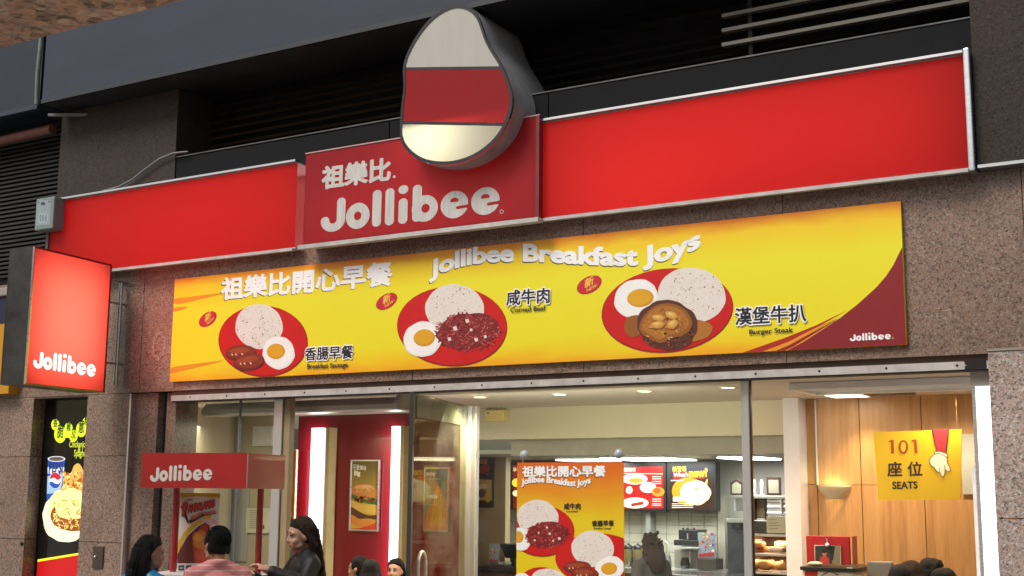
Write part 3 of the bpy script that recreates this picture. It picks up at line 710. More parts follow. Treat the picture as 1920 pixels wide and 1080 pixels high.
def beef(a, cx, cy, rx, ry, n=460, s=1):
    a.ell(cx, cy, rx*.93, ry*.9, BEEF[2], 8, wob=.03)
    for m in BEEF:
        a.up()
        for _ in range(n//5):
            t, r = random.random()*6.283, math.sqrt(random.random())
            a.ell(cx+rx*r*math.cos(t)*.98, cy+ry*r*math.sin(t)*.98+.06*ry, random.uniform(2, 5.5)*s, random.uniform(.7, 1.6)*s, m, random.uniform(-40, 80), 6, same=True)
    for dx, dy in ((-.02, -.5), (-.38, -.12), (-.55, .42), (.52, .3), (.25, .45), (.1, -.05)):
        k = random.uniform(2.4, 4.4)*s; a.poly([(cx+dx*rx-k, cy+dy*ry-k*.7), (cx+dx*rx+k*.6, cy+dy*ry-k), (cx+dx*rx+k, cy+dy*ry+k*.6), (cx+dx*rx-k*.5, cy+dy*ry+k)], ONION)
def sausage(a, cx, cy, L, r, rot):
    a.ell(cx, cy, L, r, SAUS[2], rot, wob=.01); a.ell(cx, cy-.12*r, L*.94, r*.82, SAUS[0], rot); a.ell(cx-.1*L, cy-.3*r, L*.66, r*.36, SAUS[1], rot)
    for k in (-.55, -.3, .1): a.ell(cx+k*L, cy+.15*r-k*.1*r, L*.05, r*.14, ink(236, 206, 180), rot+20, 8)
def badge(a, cx, cy, rx, ry, rot, w=1):
    a.ell(cx, cy, rx, ry, ink(178, 22, 40), rot); a.ell(cx, cy, rx*.93, ry*.9, ink(204, 34, 54), rot)
    c, q_ = math.cos(math.radians(rot)), -math.sin(math.radians(rot)); g = ink(240, 200, 70)
    f = lambda dx, dy: (cx+dx*c-dy*q_, cy+dx*q_+dy*c)
    a.text('新', f(-.42*rx, .10*ry), f(.36*rx, .10*ry), g, bold=.02, h=.85, res=30); a.text('NEW', f(-.42*rx, .66*ry), f(.46*rx, .66*ry), g, bold=.02, h=.8, res=30)
# colour streaks at the left end and the dark red corner sweep
a = Art(fr, h0=.0008, rect=RECT); st = ink(232, 150, 24)
for pts in ([(328, 560), (360, 556), (420, 549), (372, 562), (330, 570)], [(322, 690), (352, 684), (420, 676), (356, 692), (320, 700)], [(327, 577), (350, 575), (344, 580), (326, 584)]): a = Art(fr, h0=.0008, rect=RECT); a.poly(pts, st, 4); a.build('colour_streak', bn)

a = Art(fr, h0=.0008, rect=RECT)
a.poly([(1390, 662), (1470, 634), (1530, 610), (1586, 583), (1535, 612), (1478, 641), (1412, 666)], ink(176, 34, 18))
a.poly([(1412, 666), (1478, 641), (1535, 612), (1575, 594), (1535, 616), (1482, 646), (1436, 666)], ink(236, 152, 30))
a.poly([(1436, 666), (1482, 646), (1535, 617), (1572, 597), (1538, 620), (1488, 650), (1456, 664)], ink(150, 22, 18))
a.poly([(1456, 665), (1488, 650), (1538, 619), (1570, 599), (1541, 621), (1490, 655), (1476, 662)], ink(240, 168, 40))
a.poly([(1700, 452), (1691, 465), (1675, 497), (1662, 517), (1644, 538), (1610, 569), (1575.6, 596), (1541, 619), (1505, 642), (1470, 660), (1475, 668), (1560, 664), (1702, 646), (1702, 560)], ink(136, 16, 28))
a.build('corner_sweep', bn)
pp = []
for k in range(3):
    a = Art(fr, h0=.0016, rect=RECT)
    if k == 0:
        a.ell(493.5, 640, 84, 67, PLATED, -4); a.ell(493.3, 638.6, 82.5, 65.3, PLATE, -4); rice(a, 486, 612, 44.5, 42); egg(a, 523, 661.5, 30, 31, 518, 659, 17, 14.5); sausage(a, 452, 662, 29, 15, 4); sausage(a, 468, 679, 29, 16, 9)
    elif k == 1:
        a.ell(848, 612.5, 103.5, 75, PLATED, -2); a.ell(848, 611, 102, 73, PLATE, -2); rice(a, 853, 580, 55.5, 47); egg(a, 793, 636, 36.5, 33, 796, 633.6, 20, 16); beef(a, 878, 620.5, 63, 37)
    else:
        a.ell(1251.5, 582.5, 124, 79, PLATED, 6); a.ell(1251.5, 581, 122.5, 77, PLATE, 6); egg(a, 1193, 560, 42, 36, 1201, 559, 25, 17); rice(a, 1297, 554, 64, 52, 1.1)
        a.poly([(1172, 604), (1180, 594), (1200, 592), (1206, 610), (1200, 628), (1184, 632), (1172, 620)], GRAVY[1], 4); a.poly([(1300, 600), (1325, 604), (1337, 614), (1330, 630), (1312, 638), (1296, 640), (1290, 620)], GRAVY[0], 4)
        a.ell(1252, 610, 57, 47, CRUST[0], -8, wob=.02); specks(a, 1252, 626, 52, 30, 220, CRUST+[ink(140, 76, 54)], 1, 2.6)
        a.poly([(1199, 612), (1208, 592), (1230, 573), (1258, 569), (1284, 580), (1298, 602), (1294, 618), (1280, 629), (1258, 634), (1240, 643), (1216, 634), (1203, 624)], GRAVY[1], 5)
        a.poly([(1204, 612), (1212, 594), (1232, 577), (1256, 574), (1280, 584), (1292, 602), (1289, 614), (1274, 624), (1254, 628), (1238, 636), (1220, 628), (1209, 621)], GRAVY[0], 5)
        specks(a, 1248, 605, 44, 26, 70, [GRAVY[1], GRAVY[2], ink(164, 98, 30)], .8, 2.6, 3)
        for mx, my, r1, r2, rt in ((1235, 596, 12, 6, -6), (1260, 591, 12, 7, -20), (1234, 609, 13, 7, 6), (1262, 608, 11, 8, 30)):
            a.ell(mx+1, my+2, r1, r2, ink(140, 82, 22), rt, wob=.05); a.ell(mx, my, r1, r2, ink(202, 142, 56), rt, wob=.06); a.ell(mx-1, my-1, r1*.82, r2*.7, ink(222, 170, 84), rt, wob=.06); a.ell(mx-2, my-2, r1*.4, r2*.3, ink(236, 196, 120), rt)
        for _ in range(5): a.ell(random.uniform(1215, 1300), random.uniform(612, 636), 3.5, 1.1, ink(222, 178, 110), random.uniform(-60, 0), 8)
    a.build('plate_picture', bn, label=('plate with sausages, rice and egg', 'plate with corned beef, rice and egg', 'plate with burger steak, rice and egg')[k])
for (cx, cy, rx, ry, rt) in ((389.7, 598.3, 19, 11.5, 38), (725, 565, 22, 13, 33), (1105, 534, 25, 15, 28)):
    a = Art(fr, h0=.0016); badge(a, cx, cy, rx, ry, rt); a.build('new_badge', bn)
a = Art(fr, h0=.0012)
a.text('祖樂比開心早餐', (412.8, 560.2), (734.8, 531.4), SHAD, bold=.030, hp=41); a.text('祖樂比開心早餐', (414, 558.5), (736, 530), WHT, bold=.036, hp=42)
pth = [(805, 520), (835, 508), (870, 497.5), (905, 492), (945, 489.5), (985, 489), (1030, 490.5), (1080, 493.5), (1130, 496), (1180, 496.5), (1215, 493.5), (1250, 486), (1285, 475), (1314, 461)]
a.wave('Jollibee Breakfast Joys', pth, 42, SHAD, .036, -1.0, 2.2); a.wave('Jollibee Breakfast Joys', pth, 42, WHT, .044)
a.build('title_lettering', bn)
a = Art(fr, h0=.0075)
for s_, A_, B_, h_ in (('香腸早餐', (571.5, 674.5), (664, 670), 24), ('咸牛肉', (949, 571), (1033, 565.5), 28), ('漢堡牛扒', (1378, 607.5), (1514, 600), 32)):
    a.text(s_, A_, B_, WHT, bold=.08, hp=h_+2.5); 
    A2, B2 = (A_[0]+1, A_[1]-.3), (B_[0]-1, B_[1]-.3); a.text(s_, A2, B2, NAVY, bold=.024, hp=h_)
for s_, A_, B_ in (('Breakfast Sausage', (577, 691.5), (653, 688)), ('Corned Beef', (958, 586), (1024, 582)), ('Burger Steak', (1405.5, 627), (1488, 622.5))): a.text(s_, A_, B_, NAVY, bold=.022, res=36, hp=9)
a.build('dish_lettering', bn)
a = Art(fr, h0=.004); a.logo((1594, 640), (1671, 636), WHT, hp=14.5); a.ell(1674.5, 634.5, 1, 1, WHT); a.build('corner_lettering', bn)
# ------------------------------------------------------------------ backlit poster in the niche left of the pilaster
NY = .135
po = thing('backlit_poster', (-9.6, NY, 0), 'tall black backlit poster with cola cup, chicken and spaghetti in the left niche', 'poster')
b = MB(); xl = X(70, 900, NY); b.box(xl-.0, -9.385, NY, NY+.12, -.05, 2.63, pm('glossy_black_film', (.012, .011, .010), .12, var=.3)); b.build('panel', po)
b = MB(); b.box(xl-.1, xl-.002, NY-.02, NY+.1, -.05, 2.63, KBLACK); b.build('frame', po)
b = MB(); b.box(-10.128, -9.385, .002, .3, 2.633, 2.648, BROWNM); b.build('niche_head', po)
fr = FY(NY); a = Art(fr); LY = lit(206, 232, 40, .95); LD = ink(40, 46, 12)
for cx, cy, rx, ry, ch, s_ in ((104, 796.5, 7.6, 10.5, '香', 7), (113, 814.5, 11, 16, '脆', 11), (129, 803, 7.6, 10.5, '雞', 7), (138, 817, 8, 11.5, '及', 8), (152.6, 805.5, 9.5, 14, '意', 10), (163, 793, 8, 11, '粉', 8)): a.ell(cx, cy, rx, ry, LY)
a.poly([(108, 804), (118, 812), (130, 800), (140, 812), (152, 800), (162, 796), (160, 806), (140, 822), (118, 820)], LY, same=True)
for cx, cy, ch, s_ in ((104, 799.5, '香', 8), (113, 819, '脆', 12), (129, 806.5, '雞', 8), (138, 820.5, '及', 9), (152.6, 810, '意', 11), (163, 796, '粉', 9)): a.text(ch, (cx-s_/2, cy), (cx+s_/2, cy), LD, bold=.02, h=1.5)
a.build('bubble_lettering', po)
a = Art(fr)
for t_, A_, B_ in (('Chickenjoy', (130, 838.5), (164, 838.5)), ('&', (146, 847.5), (151, 847.5)), ('Spaghetti', (139, 855.5), (168, 855.5))): a.text(t_, A_, B_, lit(190, 200, 60, .9), bold=.02, h=1.5)
a.build('small_lettering', po)
a = Art(fr, h0=.003); BLU = lit(40, 78, 170, .8); LW = lit(226, 232, 236, .85)
a.poly([(90.5, 861), (122.5, 861), (119, 892), (113, 938), (88, 938)], BLU)
a.poly([(90, 876), (121, 876), (120, 888), (90, 888)], LW); a.poly([(89.5, 893), (119, 888.5), (117, 905), (114, 924), (88.5, 926)], lit(150, 190, 226, .8))
a.text('PEPSI', (91.5, 886.5), (118, 886.5), lit(40, 60, 130, .6), bold=.05, h=1.5)
def globe(cx, cy, r):
    a.ell(cx, cy, r, r*1.35, LW)
    a.poly([(cx-r*.9, cy-r*.35), (cx-r*.5, cy-r*1.1), (cx, cy-r*1.3), (cx+r*.6, cy-r*1.05), (cx+r*.93, cy-r*.45), (cx+r*.4, cy-r*.1), (cx-r*.2, cy-r*.45), (cx-r*.6, cy-r*.3)], lit(196, 36, 44, .85), 4)
    a.poly([(cx-r*.93, cy+r*.35), (cx-r*.5, cy+r*.2), (cx, cy+r*.5), (cx+r*.5, cy+r*.55), (cx+r*.95, cy+r*.2), (cx+r*.6, cy+r*1.0), (cx, cy+r*1.3), (cx-r*.6, cy+r*1.0)], BLU, 4)
globe(104, 901, 11.5)
a.ell(106.5, 860.5, 16.3, 5.2, LW); a.ell(106.5, 860.5, 14.2, 4, lit(110, 90, 80, .6)); a.build('cup_picture', po)
a = Art(fr, h0=.006); CH = [lit(232, 172, 84, .9), lit(206, 128, 46, .85), lit(246, 206, 130, .95), lit(178, 96, 30, .8)]
a.poly([(134, 886), (140, 873), (148, 869), (154, 876), (160, 890), (166, 906), (166, 926), (150, 936), (132, 938), (112, 944), (98, 956), (90, 950), (92, 938), (108, 928), (118, 912), (120, 896)], CH[0], 4)
for m in CH:
    a.up()
    for _ in range(26):
        px_ = random.uniform(120, 160); py_ = random.uniform(884, 930); a.ell(px_, py_, random.uniform(1.5, 5), random.uniform(1, 3), m, random.uniform(0, 180), 9, same=True, wob=.1)
a.build('chicken_picture', po)
a = Art(fr, h0=.009); LC = lit(250, 236, 150, .95)
a.ell(124, 970, 43, 47, lit(246, 244, 196, .9), 0, wob=.02); a.ell(130, 950, 38, 34, LC, wob=.05)
a.poly([(96, 966), (104, 950), (110, 966), (130, 974), (150, 972), (168, 970), (168, 990), (140, 996), (118, 992), (102, 982)], lit(150, 74, 24, .75), 4)
for m in (lit(236, 196, 70, .9), lit(252, 240, 170, 1.0), lit(176, 92, 36, .75), lit(232, 210, 110, .9)):
    a.up()
    for _ in range(46): a.ell(random.uniform(103, 160), random.uniform(938, 990), random.uniform(2, 6), .8, m, random.uniform(0, 180), 6, same=True)
a.build('spaghetti_picture', po)
a = Art(fr, h0=.003); a.poly([(71, 1049), (150, 1036.5), (170, 1033.5), (170, 1130), (66, 1130)], lit(196, 20, 24, .75)); a.poly([(71, 1049), (170, 1033), (170, 1037), (71, 1053.5)], lit(224, 226, 40, .9)); a.build('red_ground', po)

# ------------------------------------------------------------------ glazed front, posts, open door
GY = .17
def pane(name, x0, x1, z0, z1, label, y=GY):
    b = MB(); b.box(x0, x1, y-.005, y+.005, z0, z1, GL); return tag(b.build(name), label, 'window')
xp = X(441, 1000, GY); xq = X(524, 1000, GY)
pane('shop_window', -8.325, xp-.006, .05, 2.575, 'clear glass pane behind the kiosk, beside the left granite jamb')
pane('shop_window', xp+.006, xq-.03, .05, 2.575, 'clear glass pane between the dark glass joint and the aluminium post')
b = MB(); b.box(xp-.005, xp+.005, GY-.012, GY+.012, 0.02, 2.578, pm('grey_seal', (.16, .16, .16), .4)); tag(b.build('glass_joint'), 'thin dark grey joint strip between two glass panes behind the kiosk', 'joint strip')
ap = thing('aluminium_post', (xq, GY, 0), 'brushed aluminium post left of the red wall panels', 'post')
b = MB(); b.box(X(513, 900, GY), X(529, 900, GY), GY-.03, GY+.03, 0, 2.578, STEEL); b.build('post', ap, bevel=.004)
b = MB(); b.box(X(530, 900, GY), X(541, 900, GY), GY-.01, GY+.05, 0, 2.578, pm('tan_stop', (.34, .27, .15), .4)); b.build('door_stop', ap)
ac = thing('air_curtain', (-6.9, .4, 2.46), 'long grey air curtain housing under the ceiling above the red wall panels', 'air curtain')
xe = P(752, 750, .4).x
b = MB(); b.prism([(-8.3, .36, 2.465), (-8.3, .36, 2.5), (-8.3, .42, 2.56), (-8.3, .60, 2.56), (-8.3, .60, 2.465)], (xe-.05+8.3, 0, 0), pm('grey_housing', (.44, .42, .40), .35, .2, var=.08)); b.build('housing', ac)
b = MB(); b.prism([(xe-.048, .35, 2.455), (xe-.048, .35, 2.50), (xe-.048, .41, 2.59), (xe-.048, .61, 2.59), (xe-.048, .61, 2.455)], (.05, 0, 0), pm('pale_end_cap', (.56, .54, .56), .4)); b.build('end_cap', ac, bevel=.006)
b = MB(); b.box(-8.3, xe-.05, .38, .58, 2.452, 2.464, SILV); b.build('outlet_strip', ac)
po_ = thing('steel_post', (-3.06, .15, 0), 'polished steel post between the banner pane and the wood wall opening', 'post')
b = MB(); b.box(-3.088, -3.03, .12, .18, 0, 2.577, STEEL); b.build('post', po_, bevel=.006)
b = MB(); b.box(-3.029, -3.024, .135, .165, 0, 2.577, KBLACK); b.build('gasket', po_)
xg = X(893, 900, GY)
pane('shop_window', xg, -3.09, .05, 2.575, 'wide clear glass pane carrying the hanging breakfast poster')
fd = thing('lit_door_frame', (-1.53, .15, 0), 'bright white lit door frame beside the grey granite column', 'door frame')
b = MB(); b.box(-1.565, -1.475, .10, .2, 0, 2.46, lamp('white_glow', (1, .98, 1), 1.5)); b.build('light_strip', fd)
b = MB(); b.box(-1.592, -1.567, .12, .2, 0, 2.46, SILV); b.box(-1.4745, -1.457, .06, .2, 0, 2.578, pm('lilac_frame', (.34, .31, .40), .4)); b.build('frame', fd)
b = MB(); b.box(-1.592, -1.475, .10, .2, 2.462, 2.577, CEILM); b.build('head_block', fd)

A, B = PZ(772, 735, 2.55), PZ(876, 759.5, 2.55); A.z = B.z = 0
d = (B-A); LN = d.length; d.normalize(); nn = d.cross(Vector((0, 0, 1)))
dr = thing('glass_door', B, 'tinted glass door standing open with polished steel stile and curved handle', 'door')
def dbox(s0, s1, w, z0, z1, m, name, par=dr, bev=0):
    b = MB(); b.obox(A+d*((s0+s1)/2)+Vector((0, 0, (z0+z1)/2)), d*((s1-s0)/2), nn*w, (0, 0, (z1-z0)/2), m); return b.build(name, par, bevel=bev)
dbox(.03, LN-.02, .005, .02, 2.545, GLD, 'pane')
dbox(0, .028, .016, .02, 2.55, pm('dark_edge_seal', (.05, .05, .045), .3), 'edge_strip')
dbox(.034, .06, .007, .02, 2.55, pm('olive_edge', (.22, .22, .15), .3), 'edge_strip')
def vt(px, z0): return 2.40
b = MB(); b.obox(A+d*(LN*.52)+Vector((0, 0, 2.45)), d*(LN*.45), nn*.012, (0, 0, .085), pm('dark_green_band', (.10, .115, .07), .15, var=.2)); b.build('top_band', dr)  # dark green band across the top of the door
st_ = X(889, 900, .5)
b = MB(); c = B+Vector((0, 0, 1.27))
b.obox(c+d*.01, d*.035, nn*.05, (0, 0, 1.27), STEEL); b.obox(c+d*.01+nn*.053+d*.012, d*.012, nn*.003, (0, 0, 1.26), KBLACK); b.build('stile', dr, bevel=.006)
b = MB(); c = B+Vector((.075, .02, 1.27)); b.obox(c, (.028, 0, 0), (0, .03, 0), (0, 0, 1.27), STEEL); b.build('hinge_post', dr, bevel=.006)
b = MB(); h0 = A+d*.09; hz = 1.24; q = []
for i in range(13):
    t = math.pi*i/12; q.append(h0+d*(.10-.10*math.cos(t))*.9+nn*(.05+.0*math.sin(t))+Vector((0, 0, hz+.10*math.sin(t))))
q = [q[0]+Vector((0, 0, -.5))]+q+[q[-1]+Vector((0, 0, -.5))]; b.tube(q, .013, STEEL, 10); b.build('handle', dr)

# ------------------------------------------------------------------ interior, left: red panels and their light coves
RY = 2.74
def cove(x0, x1, x2, label):
    """vertical tube in a cove (x0..x1) and its beige return (x1..x2)"""
    t = thing('light_cove', (x0, RY, 0), label, 'light', 'vertical light coves between the red panels')
    b = MB(); b.box(x0, x1, RY-.07, RY-.03, 0, 2.46, lamp('cove_tube_glow', (1, .99, 1.0), 2.6)); b.build('tube', t)
    b = MB(); n_ = 8; pts = []
    for i in range(n_+1):
        k = i/n_; pts.append((x1+(x2-x1)*k, RY-.03-.10*math.sin(k*math.pi*.5)))
    vs = [(x, y, z) for x, y in pts for z in (0, 2.46)]; b.add(vs, [(2*i, 2*i+2, 2*i+3, 2*i+1) for i in range(n_)], BEIGE, True); b.box(x2, x2+.012, RY-.13, RY, 0, 2.46, pm('gold_edge', (.50, .42, .2), .35)); b.build('return', t)
    return t
cv = [(X(589, 900, RY), X(609, 900, RY), X(628, 900, RY)), (X(740, 900, RY), X(751, 900, RY), X(768, 900, RY))]
cove(*cv[0], 'white vertical light cove with beige return, left of the burger poster')
cove(*cv[1], 'white vertical light cove beside the glass door edge')
for c in cv: area('cove_wash', (c[0]-.015, RY-.09, 1.25), (math.radians(90), 0, math.radians(55)), .03, 2.4, 4, (1, .96, .95))
def framed(name, px4, Y, label, frame_m=SILV, fw=.018, dy=.03, cat='poster', rot=None):
    """framed picture on a wall: px4 gives left, right, top, bottom in the photograph"""
    l, r, t_, b_ = px4; p0, p1 = P(l, t_, Y), P(r, b_, Y); x0, x1, z1, z0 = p0.x, p1.x, p0.z, p1.z
    t = thing(name, ((x0+x1)/2, Y, z0), label, cat)
    b = MB()
    for q in ((x0, x0+fw, z0, z1), (x1-fw, x1, z0, z1), (x0+fw, x1-fw, z1-fw, z1), (x0+fw, x1-fw, z0, z0+fw)): b.box(q[0], q[1], Y, Y+dy, q[2], q[3], frame_m)
    b.build('frame', t, bevel=.004)
    return t, Art(FY(Y+.012), h0=.001, rect=(x0+fw, x1-fw, z0+fw, z1-fw)), (x0+fw, x1-fw, z0+fw, z1-fw), Y+.013
def back(t, R, y, m): b = MB(); b.box(R[0], R[1], y, y+.01, R[2], R[3], m); b.build('backing', t)
OL = sunburst('poster_olive', [(0, hexc(210, 170, 60)), (.5, hexc(176, 146, 56)), (1, hexc(112, 94, 34))], lo=0, hi=.66, streak=.1)
t, a, R, y = framed('burger_poster', (657, 708, 862, 997), RY-.035, 'silver framed burger poster on the middle red panel'); back(t, R, y, OL)
a.poly([(660, 914), (668, 909), (684, 907), (700, 912), (707, 922), (705, 931), (690, 936), (670, 932), (660, 926)], ink(190, 124, 56), 4); a.ell(681, 913, 16, 4, ink(214, 158, 92), 4); specks(a, 682, 917, 20, 8, 50, [ink(232, 196, 140)], .4, 1.0)
a.poly([(657, 926), (672, 931), (690, 938), (708, 936), (708, 946), (690, 944), (674, 938), (657, 934)], ink(62, 92, 30), 4); specks(a, 682, 937, 25, 6, 60, [ink(110, 140, 50), ink(150, 60, 40)], .8, 2.2)
a.poly([(657, 938), (680, 945), (708, 948), (708, 968), (694, 964), (676, 962), (657, 952)], ink(206, 168, 70), 3); a.poly([(657, 950), (672, 958), (690, 966), (708, 966), (706, 974), (690, 972), (672, 972), (657, 962)], ink(84, 52, 26), 4)
a.poly([(657, 964), (676, 974), (694, 976), (702, 980), (696, 988), (678, 988), (657, 980)], ink(206, 130, 50), 4); a.poly([(657, 992), (676, 990), (700, 982), (708, 978), (708, 1000), (657, 1000)], ink(196, 66, 30), 3)
a.text('巨堡美味', (663, 879), (687, 882), ink(232, 226, 206), bold=.02, h=1.3, res=30); a.text('Big', (664, 891), (676, 891), ink(236, 226, 196), bold=.06, res=30); a.build('print', t)
FR_ = sunburst('poster_green', [(0, hexc(170, 116, 40)), (.5, hexc(126, 128, 80)), (1, hexc(74, 92, 110))], lo=0, hi=.6, streak=.1)
t, a, R, y = framed('fries_poster', (795, 840, 876, 998), RY-.035, 'silver framed poster of fries seen through the glass door'); back(t, R, y, FR_)
a.poly([(818, 912), (828, 916), (836, 940), (838, 1000), (798, 1000), (802, 960), (812, 940)], ink(204, 118, 34), 3)
for i in range(9): a.poly([(806+i*3, 985), (814+i*1.6, 914+abs(i-4)*4), (818+i*1.6, 914+abs(i-4)*4), (810+i*3.2, 985)], ink(222, 178, 56) if i % 2 else ink(200, 146, 40))
a.text('熱辣脆', (800, 893), (816, 894), ink(216, 210, 190), bold=.02, h=1.4, res=30); a.build('print', t)
t, a, R, y = framed('orange_poster', (536, 551, 843, 990), RY-.1, 'narrow orange poster in pale frame at left end of the red panels', pm('pale_frame', (.6, .52, .36), .4)); back(t, R, y, ink(214, 112, 24)); a.poly([(538, 920), (548, 930), (546, 990), (538, 988)], ink(190, 40, 20), 3); a.ell(543, 965, 4, 9, ink(240, 220, 180)); a.build('print', t)
b = MB(); 
t, a, R, y = framed('meal_poster', (893, 924, 857, 952), 3.87, 'dark framed meal poster on tan wall behind the door stile', KBLACK); back(t, R, y, ink(46, 22, 14))
a.ell(908, 880, 12, 8, ink(176, 50, 24), 10, wob=.06); a.ell(916, 888, 7, 5, ink(90, 84, 84)); a.poly([(895, 898), (922, 900), (922, 938), (895, 938)], ink(214, 174, 96)); a.ell(904, 925, 8, 8, ink(96, 48, 22)); a.ell(915, 932, 6, 10, ink(226, 176, 40)); a.ell(906, 912, 9, 5, ink(240, 222, 170)); a.text('超值', (897, 868), (914, 870), ink(226, 120, 40), bold=.03, h=1.3, res=30); a.build('print', t)
# picture rail lines, notice and corner guard behind the left glass
b = MB(); bx_ = X(441, 900, 2.2); b.box(bx_-.16, bx_-.004, 2.232, 2.244, 1.05, 1.82, STEEL); b.box(bx_+.004, bx_+.17, 2.232, 2.244, 1.05, 1.82, STEEL); tag(b.build('corner_guard'), 'brushed steel guard plates on the beige wall behind the kiosk', 'guard plate')
n0, n1 = P(463, 952, 2.23), P(506, 1000, 2.23)
b = MB(); b.box(n0.x, n1.x, 2.226, 2.232, n1.z, n0.z, pm('paper_notice', (.62, .58, .42), .6)); nt_ = b.build('paper_notice'); tag(nt_, 'cream paper notice with faint lines on the beige wall behind the kiosk', 'notice')
a = Art(FY(2.225), h0=.001)
for i in range(9): a.poly([(468, 957+i*4), (484+(i*7) % 14, 957+i*4), (484+(i*7) % 14, 958+i*4), (468, 958+i*4)], ink(120, 116, 90))
a.ell(494, 988, 2.2, 4, ink(70, 70, 60)); WLOC[nt_.name] = Vector((0, 0, 0)); a.build('printed_lines', nt_)
n0, n1 = P(478, 800, 2.23), P(512, 836, 2.23)
b = MB(); b.box(n0.x, n1.x, 2.20, 2.245, n1.z, n0.z, pm('white_panel', (.62, .64, .64), .4)); tag(b.build('access_hatch'), 'plain white access hatch on the beige wall above the kiosk canopy', 'hatch')
hk = thing('hanging_hook', (X(320, 765, .2), .2, 2.52), 'small white hook block hanging under the door rail at left', 'hook')
p_ = P(319, 766, .2); b = MB(); b.box(p_.x-.02, p_.x+.02, .185, .215, p_.z-.03, p_.z+.02, WHITEP); b.build('block', hk, bevel=.004); b = MB(); b.box(p_.x-.002, p_.x+.02, .19, .21, p_.z+.021, 2.584, KBLACK); b.build('stem', hk)

# ------------------------------------------------------------------ interior, ceiling fittings
def downlight(x, y, label):
    t = thing('downlight', (x, y, 2.6), label, 'ceiling light', 'round ceiling downlights')
    b = MB(); b.lathe((x, y, 2.594), [(.052, 0), (.066, -.004), (.068, .004), (.068, .006)], pm('cream_ring', (.7, .62, .52), .4), 24); b.build('trim_ring', t)
    b = MB(); b.lathe((x, y, 2.592), [(0, .002), (.05, .002)], lamp('warm_lamp', (1, .84, .66), 7), 20); b.build('lamp', t)
    return t
dl = [((900, 745), 'downlight nearest the glass door stile'), ((1050, 740), 'bright downlight above the left suction cup of the hanging poster'), ((1209, 734), 'downlight above the lit menu boards'), ((1365, 727), 'downlight just left of the steel post'), ((1768, 731), 'downlight over the seats sign near the lit door frame')]
d0 = None
for (p_, lab) in dl:
    c = PZ(*p_, 2.594)
    if d0 is None: d0 = downlight(c.x, c.y, lab); o = d0
    else:
        o = copy_tree(d0); o.location = (c.x, c.y, 2.6); o['label'] = lab
    s = bpy.data.lights.new('downlight_beam', 'SPOT'); s.energy = 46; s.spot_size = math.radians(150); s.spot_blend = .7; s.color = (1, .80, .56); s.shadow_soft_size = .05
    so_ = bpy.data.objects.new('downlight_beam', s); col.objects.link(so_); so_.location = (c.x, c.y, 2.575)
s = bpy.data.lights.new('downlight_beam', 'SPOT'); s.energy = 38; s.spot_size = math.radians(100); s.spot_blend = .8; s.color = (1, .74, .38); s.shadow_soft_size = .06
so_ = bpy.data.objects.new('downlight_beam', s); col.objects.link(so_); c = PZ(1588, 737, 2.59); so_.location = (c.x, 2.25, 2.57)
# recessed fluorescent trough by the right end, small panel light and grille
q0, q1, q2, q3 = PZ(1475, 718, 2.6), PZ(1840, 706, 2.6), PZ(1828, 722, 2.6), PZ(1500, 736, 2.6)
tr = thing('ceiling_trough', ((q0.x+q1.x)/2, (q0.y+q3.y)/2, 2.6), 'long white louvred ceiling light trough at right end of the opening', 'ceiling light')
b = MB(); xa, xb, ya, yb = q0.x+.02, -1.63, q0.y-.02, q0.y+.55
for q in ((xa, xb, ya, ya+.035), (xa, xb, yb-.035, yb), (xa, xa+.035, ya+.035, yb-.035), (xb-.035, xb, ya+.035, yb-.035)): b.box(*q, 2.545, 2.598, WHITEP)
b.build('frame', tr, bevel=.006)
b = MB()
for i in range(9): y_ = ya+.06+i*.055; b.obox(((xa+xb)/2, y_, 2.575), ((xb-xa)/2-.04, 0, 0), (0, .018, .012), (0, -.001, .002), pm('lightened_louvre', (.82, .84, .88), .4))  # blades made paler, flash brightness put into their colour
b.build('louvre', tr)
def ceil_panel(px4, z, label, s=5, group=None):
    q = [PZ(*p, z) for p in px4]; xs = [v.x for v in q]; ys = [v.y for v in q]
    t = thing('ceiling_panel_light', (sum(xs)/4, sum(ys)/4, z), label, 'ceiling light', group)
    b = MB(); b.box(min(xs), max(xs), min(ys), max(ys), z-.008, z-.002, lamp('panel_glow', (1, .97, .92), s)); b.build('diffuser', t)
    b = MB()
    for e in ((min(xs)-.03, min(xs)-.001, min(ys)-.03, max(ys)+.03), (max(xs)+.001, max(xs)+.03, min(ys)-.03, max(ys)+.03), (min(xs), max(xs), min(ys)-.03, min(ys)-.001), (min(xs), max(xs), max(ys)+.001, max(ys)+.03)): b.box(*e, z-.014, z-.001, WMET)
    b.build('frame', t); return (sum(xs)/4, sum(ys)/4)
ceil_panel([(1555, 738), (1618, 738), (1612, 742), (1560, 742)], 2.598, 'small square ceiling light over the wood wall', 5)
g0, g1 = PZ(1625, 737, 2.598), PZ(1710, 735, 2.598)
vg = thing('ceiling_grille', (g0.x, g0.y, 2.598), 'dark slotted air grille in ceiling before the wood wall', 'grille')
b = MB(); b.box(g0.x, g1.x, g0.y-.12, g0.y+.16, 2.585, 2.5975, pm('grille_grey', (.2, .17, .13), .5))
for i in range(12): x_ = g0.x+(g1.x-g0.x)*(i+.5)/12; b.box(x_-.004, x_+.004, g0.y-.11, g0.y+.15, 2.582, 2.5845, KBLACK)
b.build('louvre', vg)
kz = 2.168
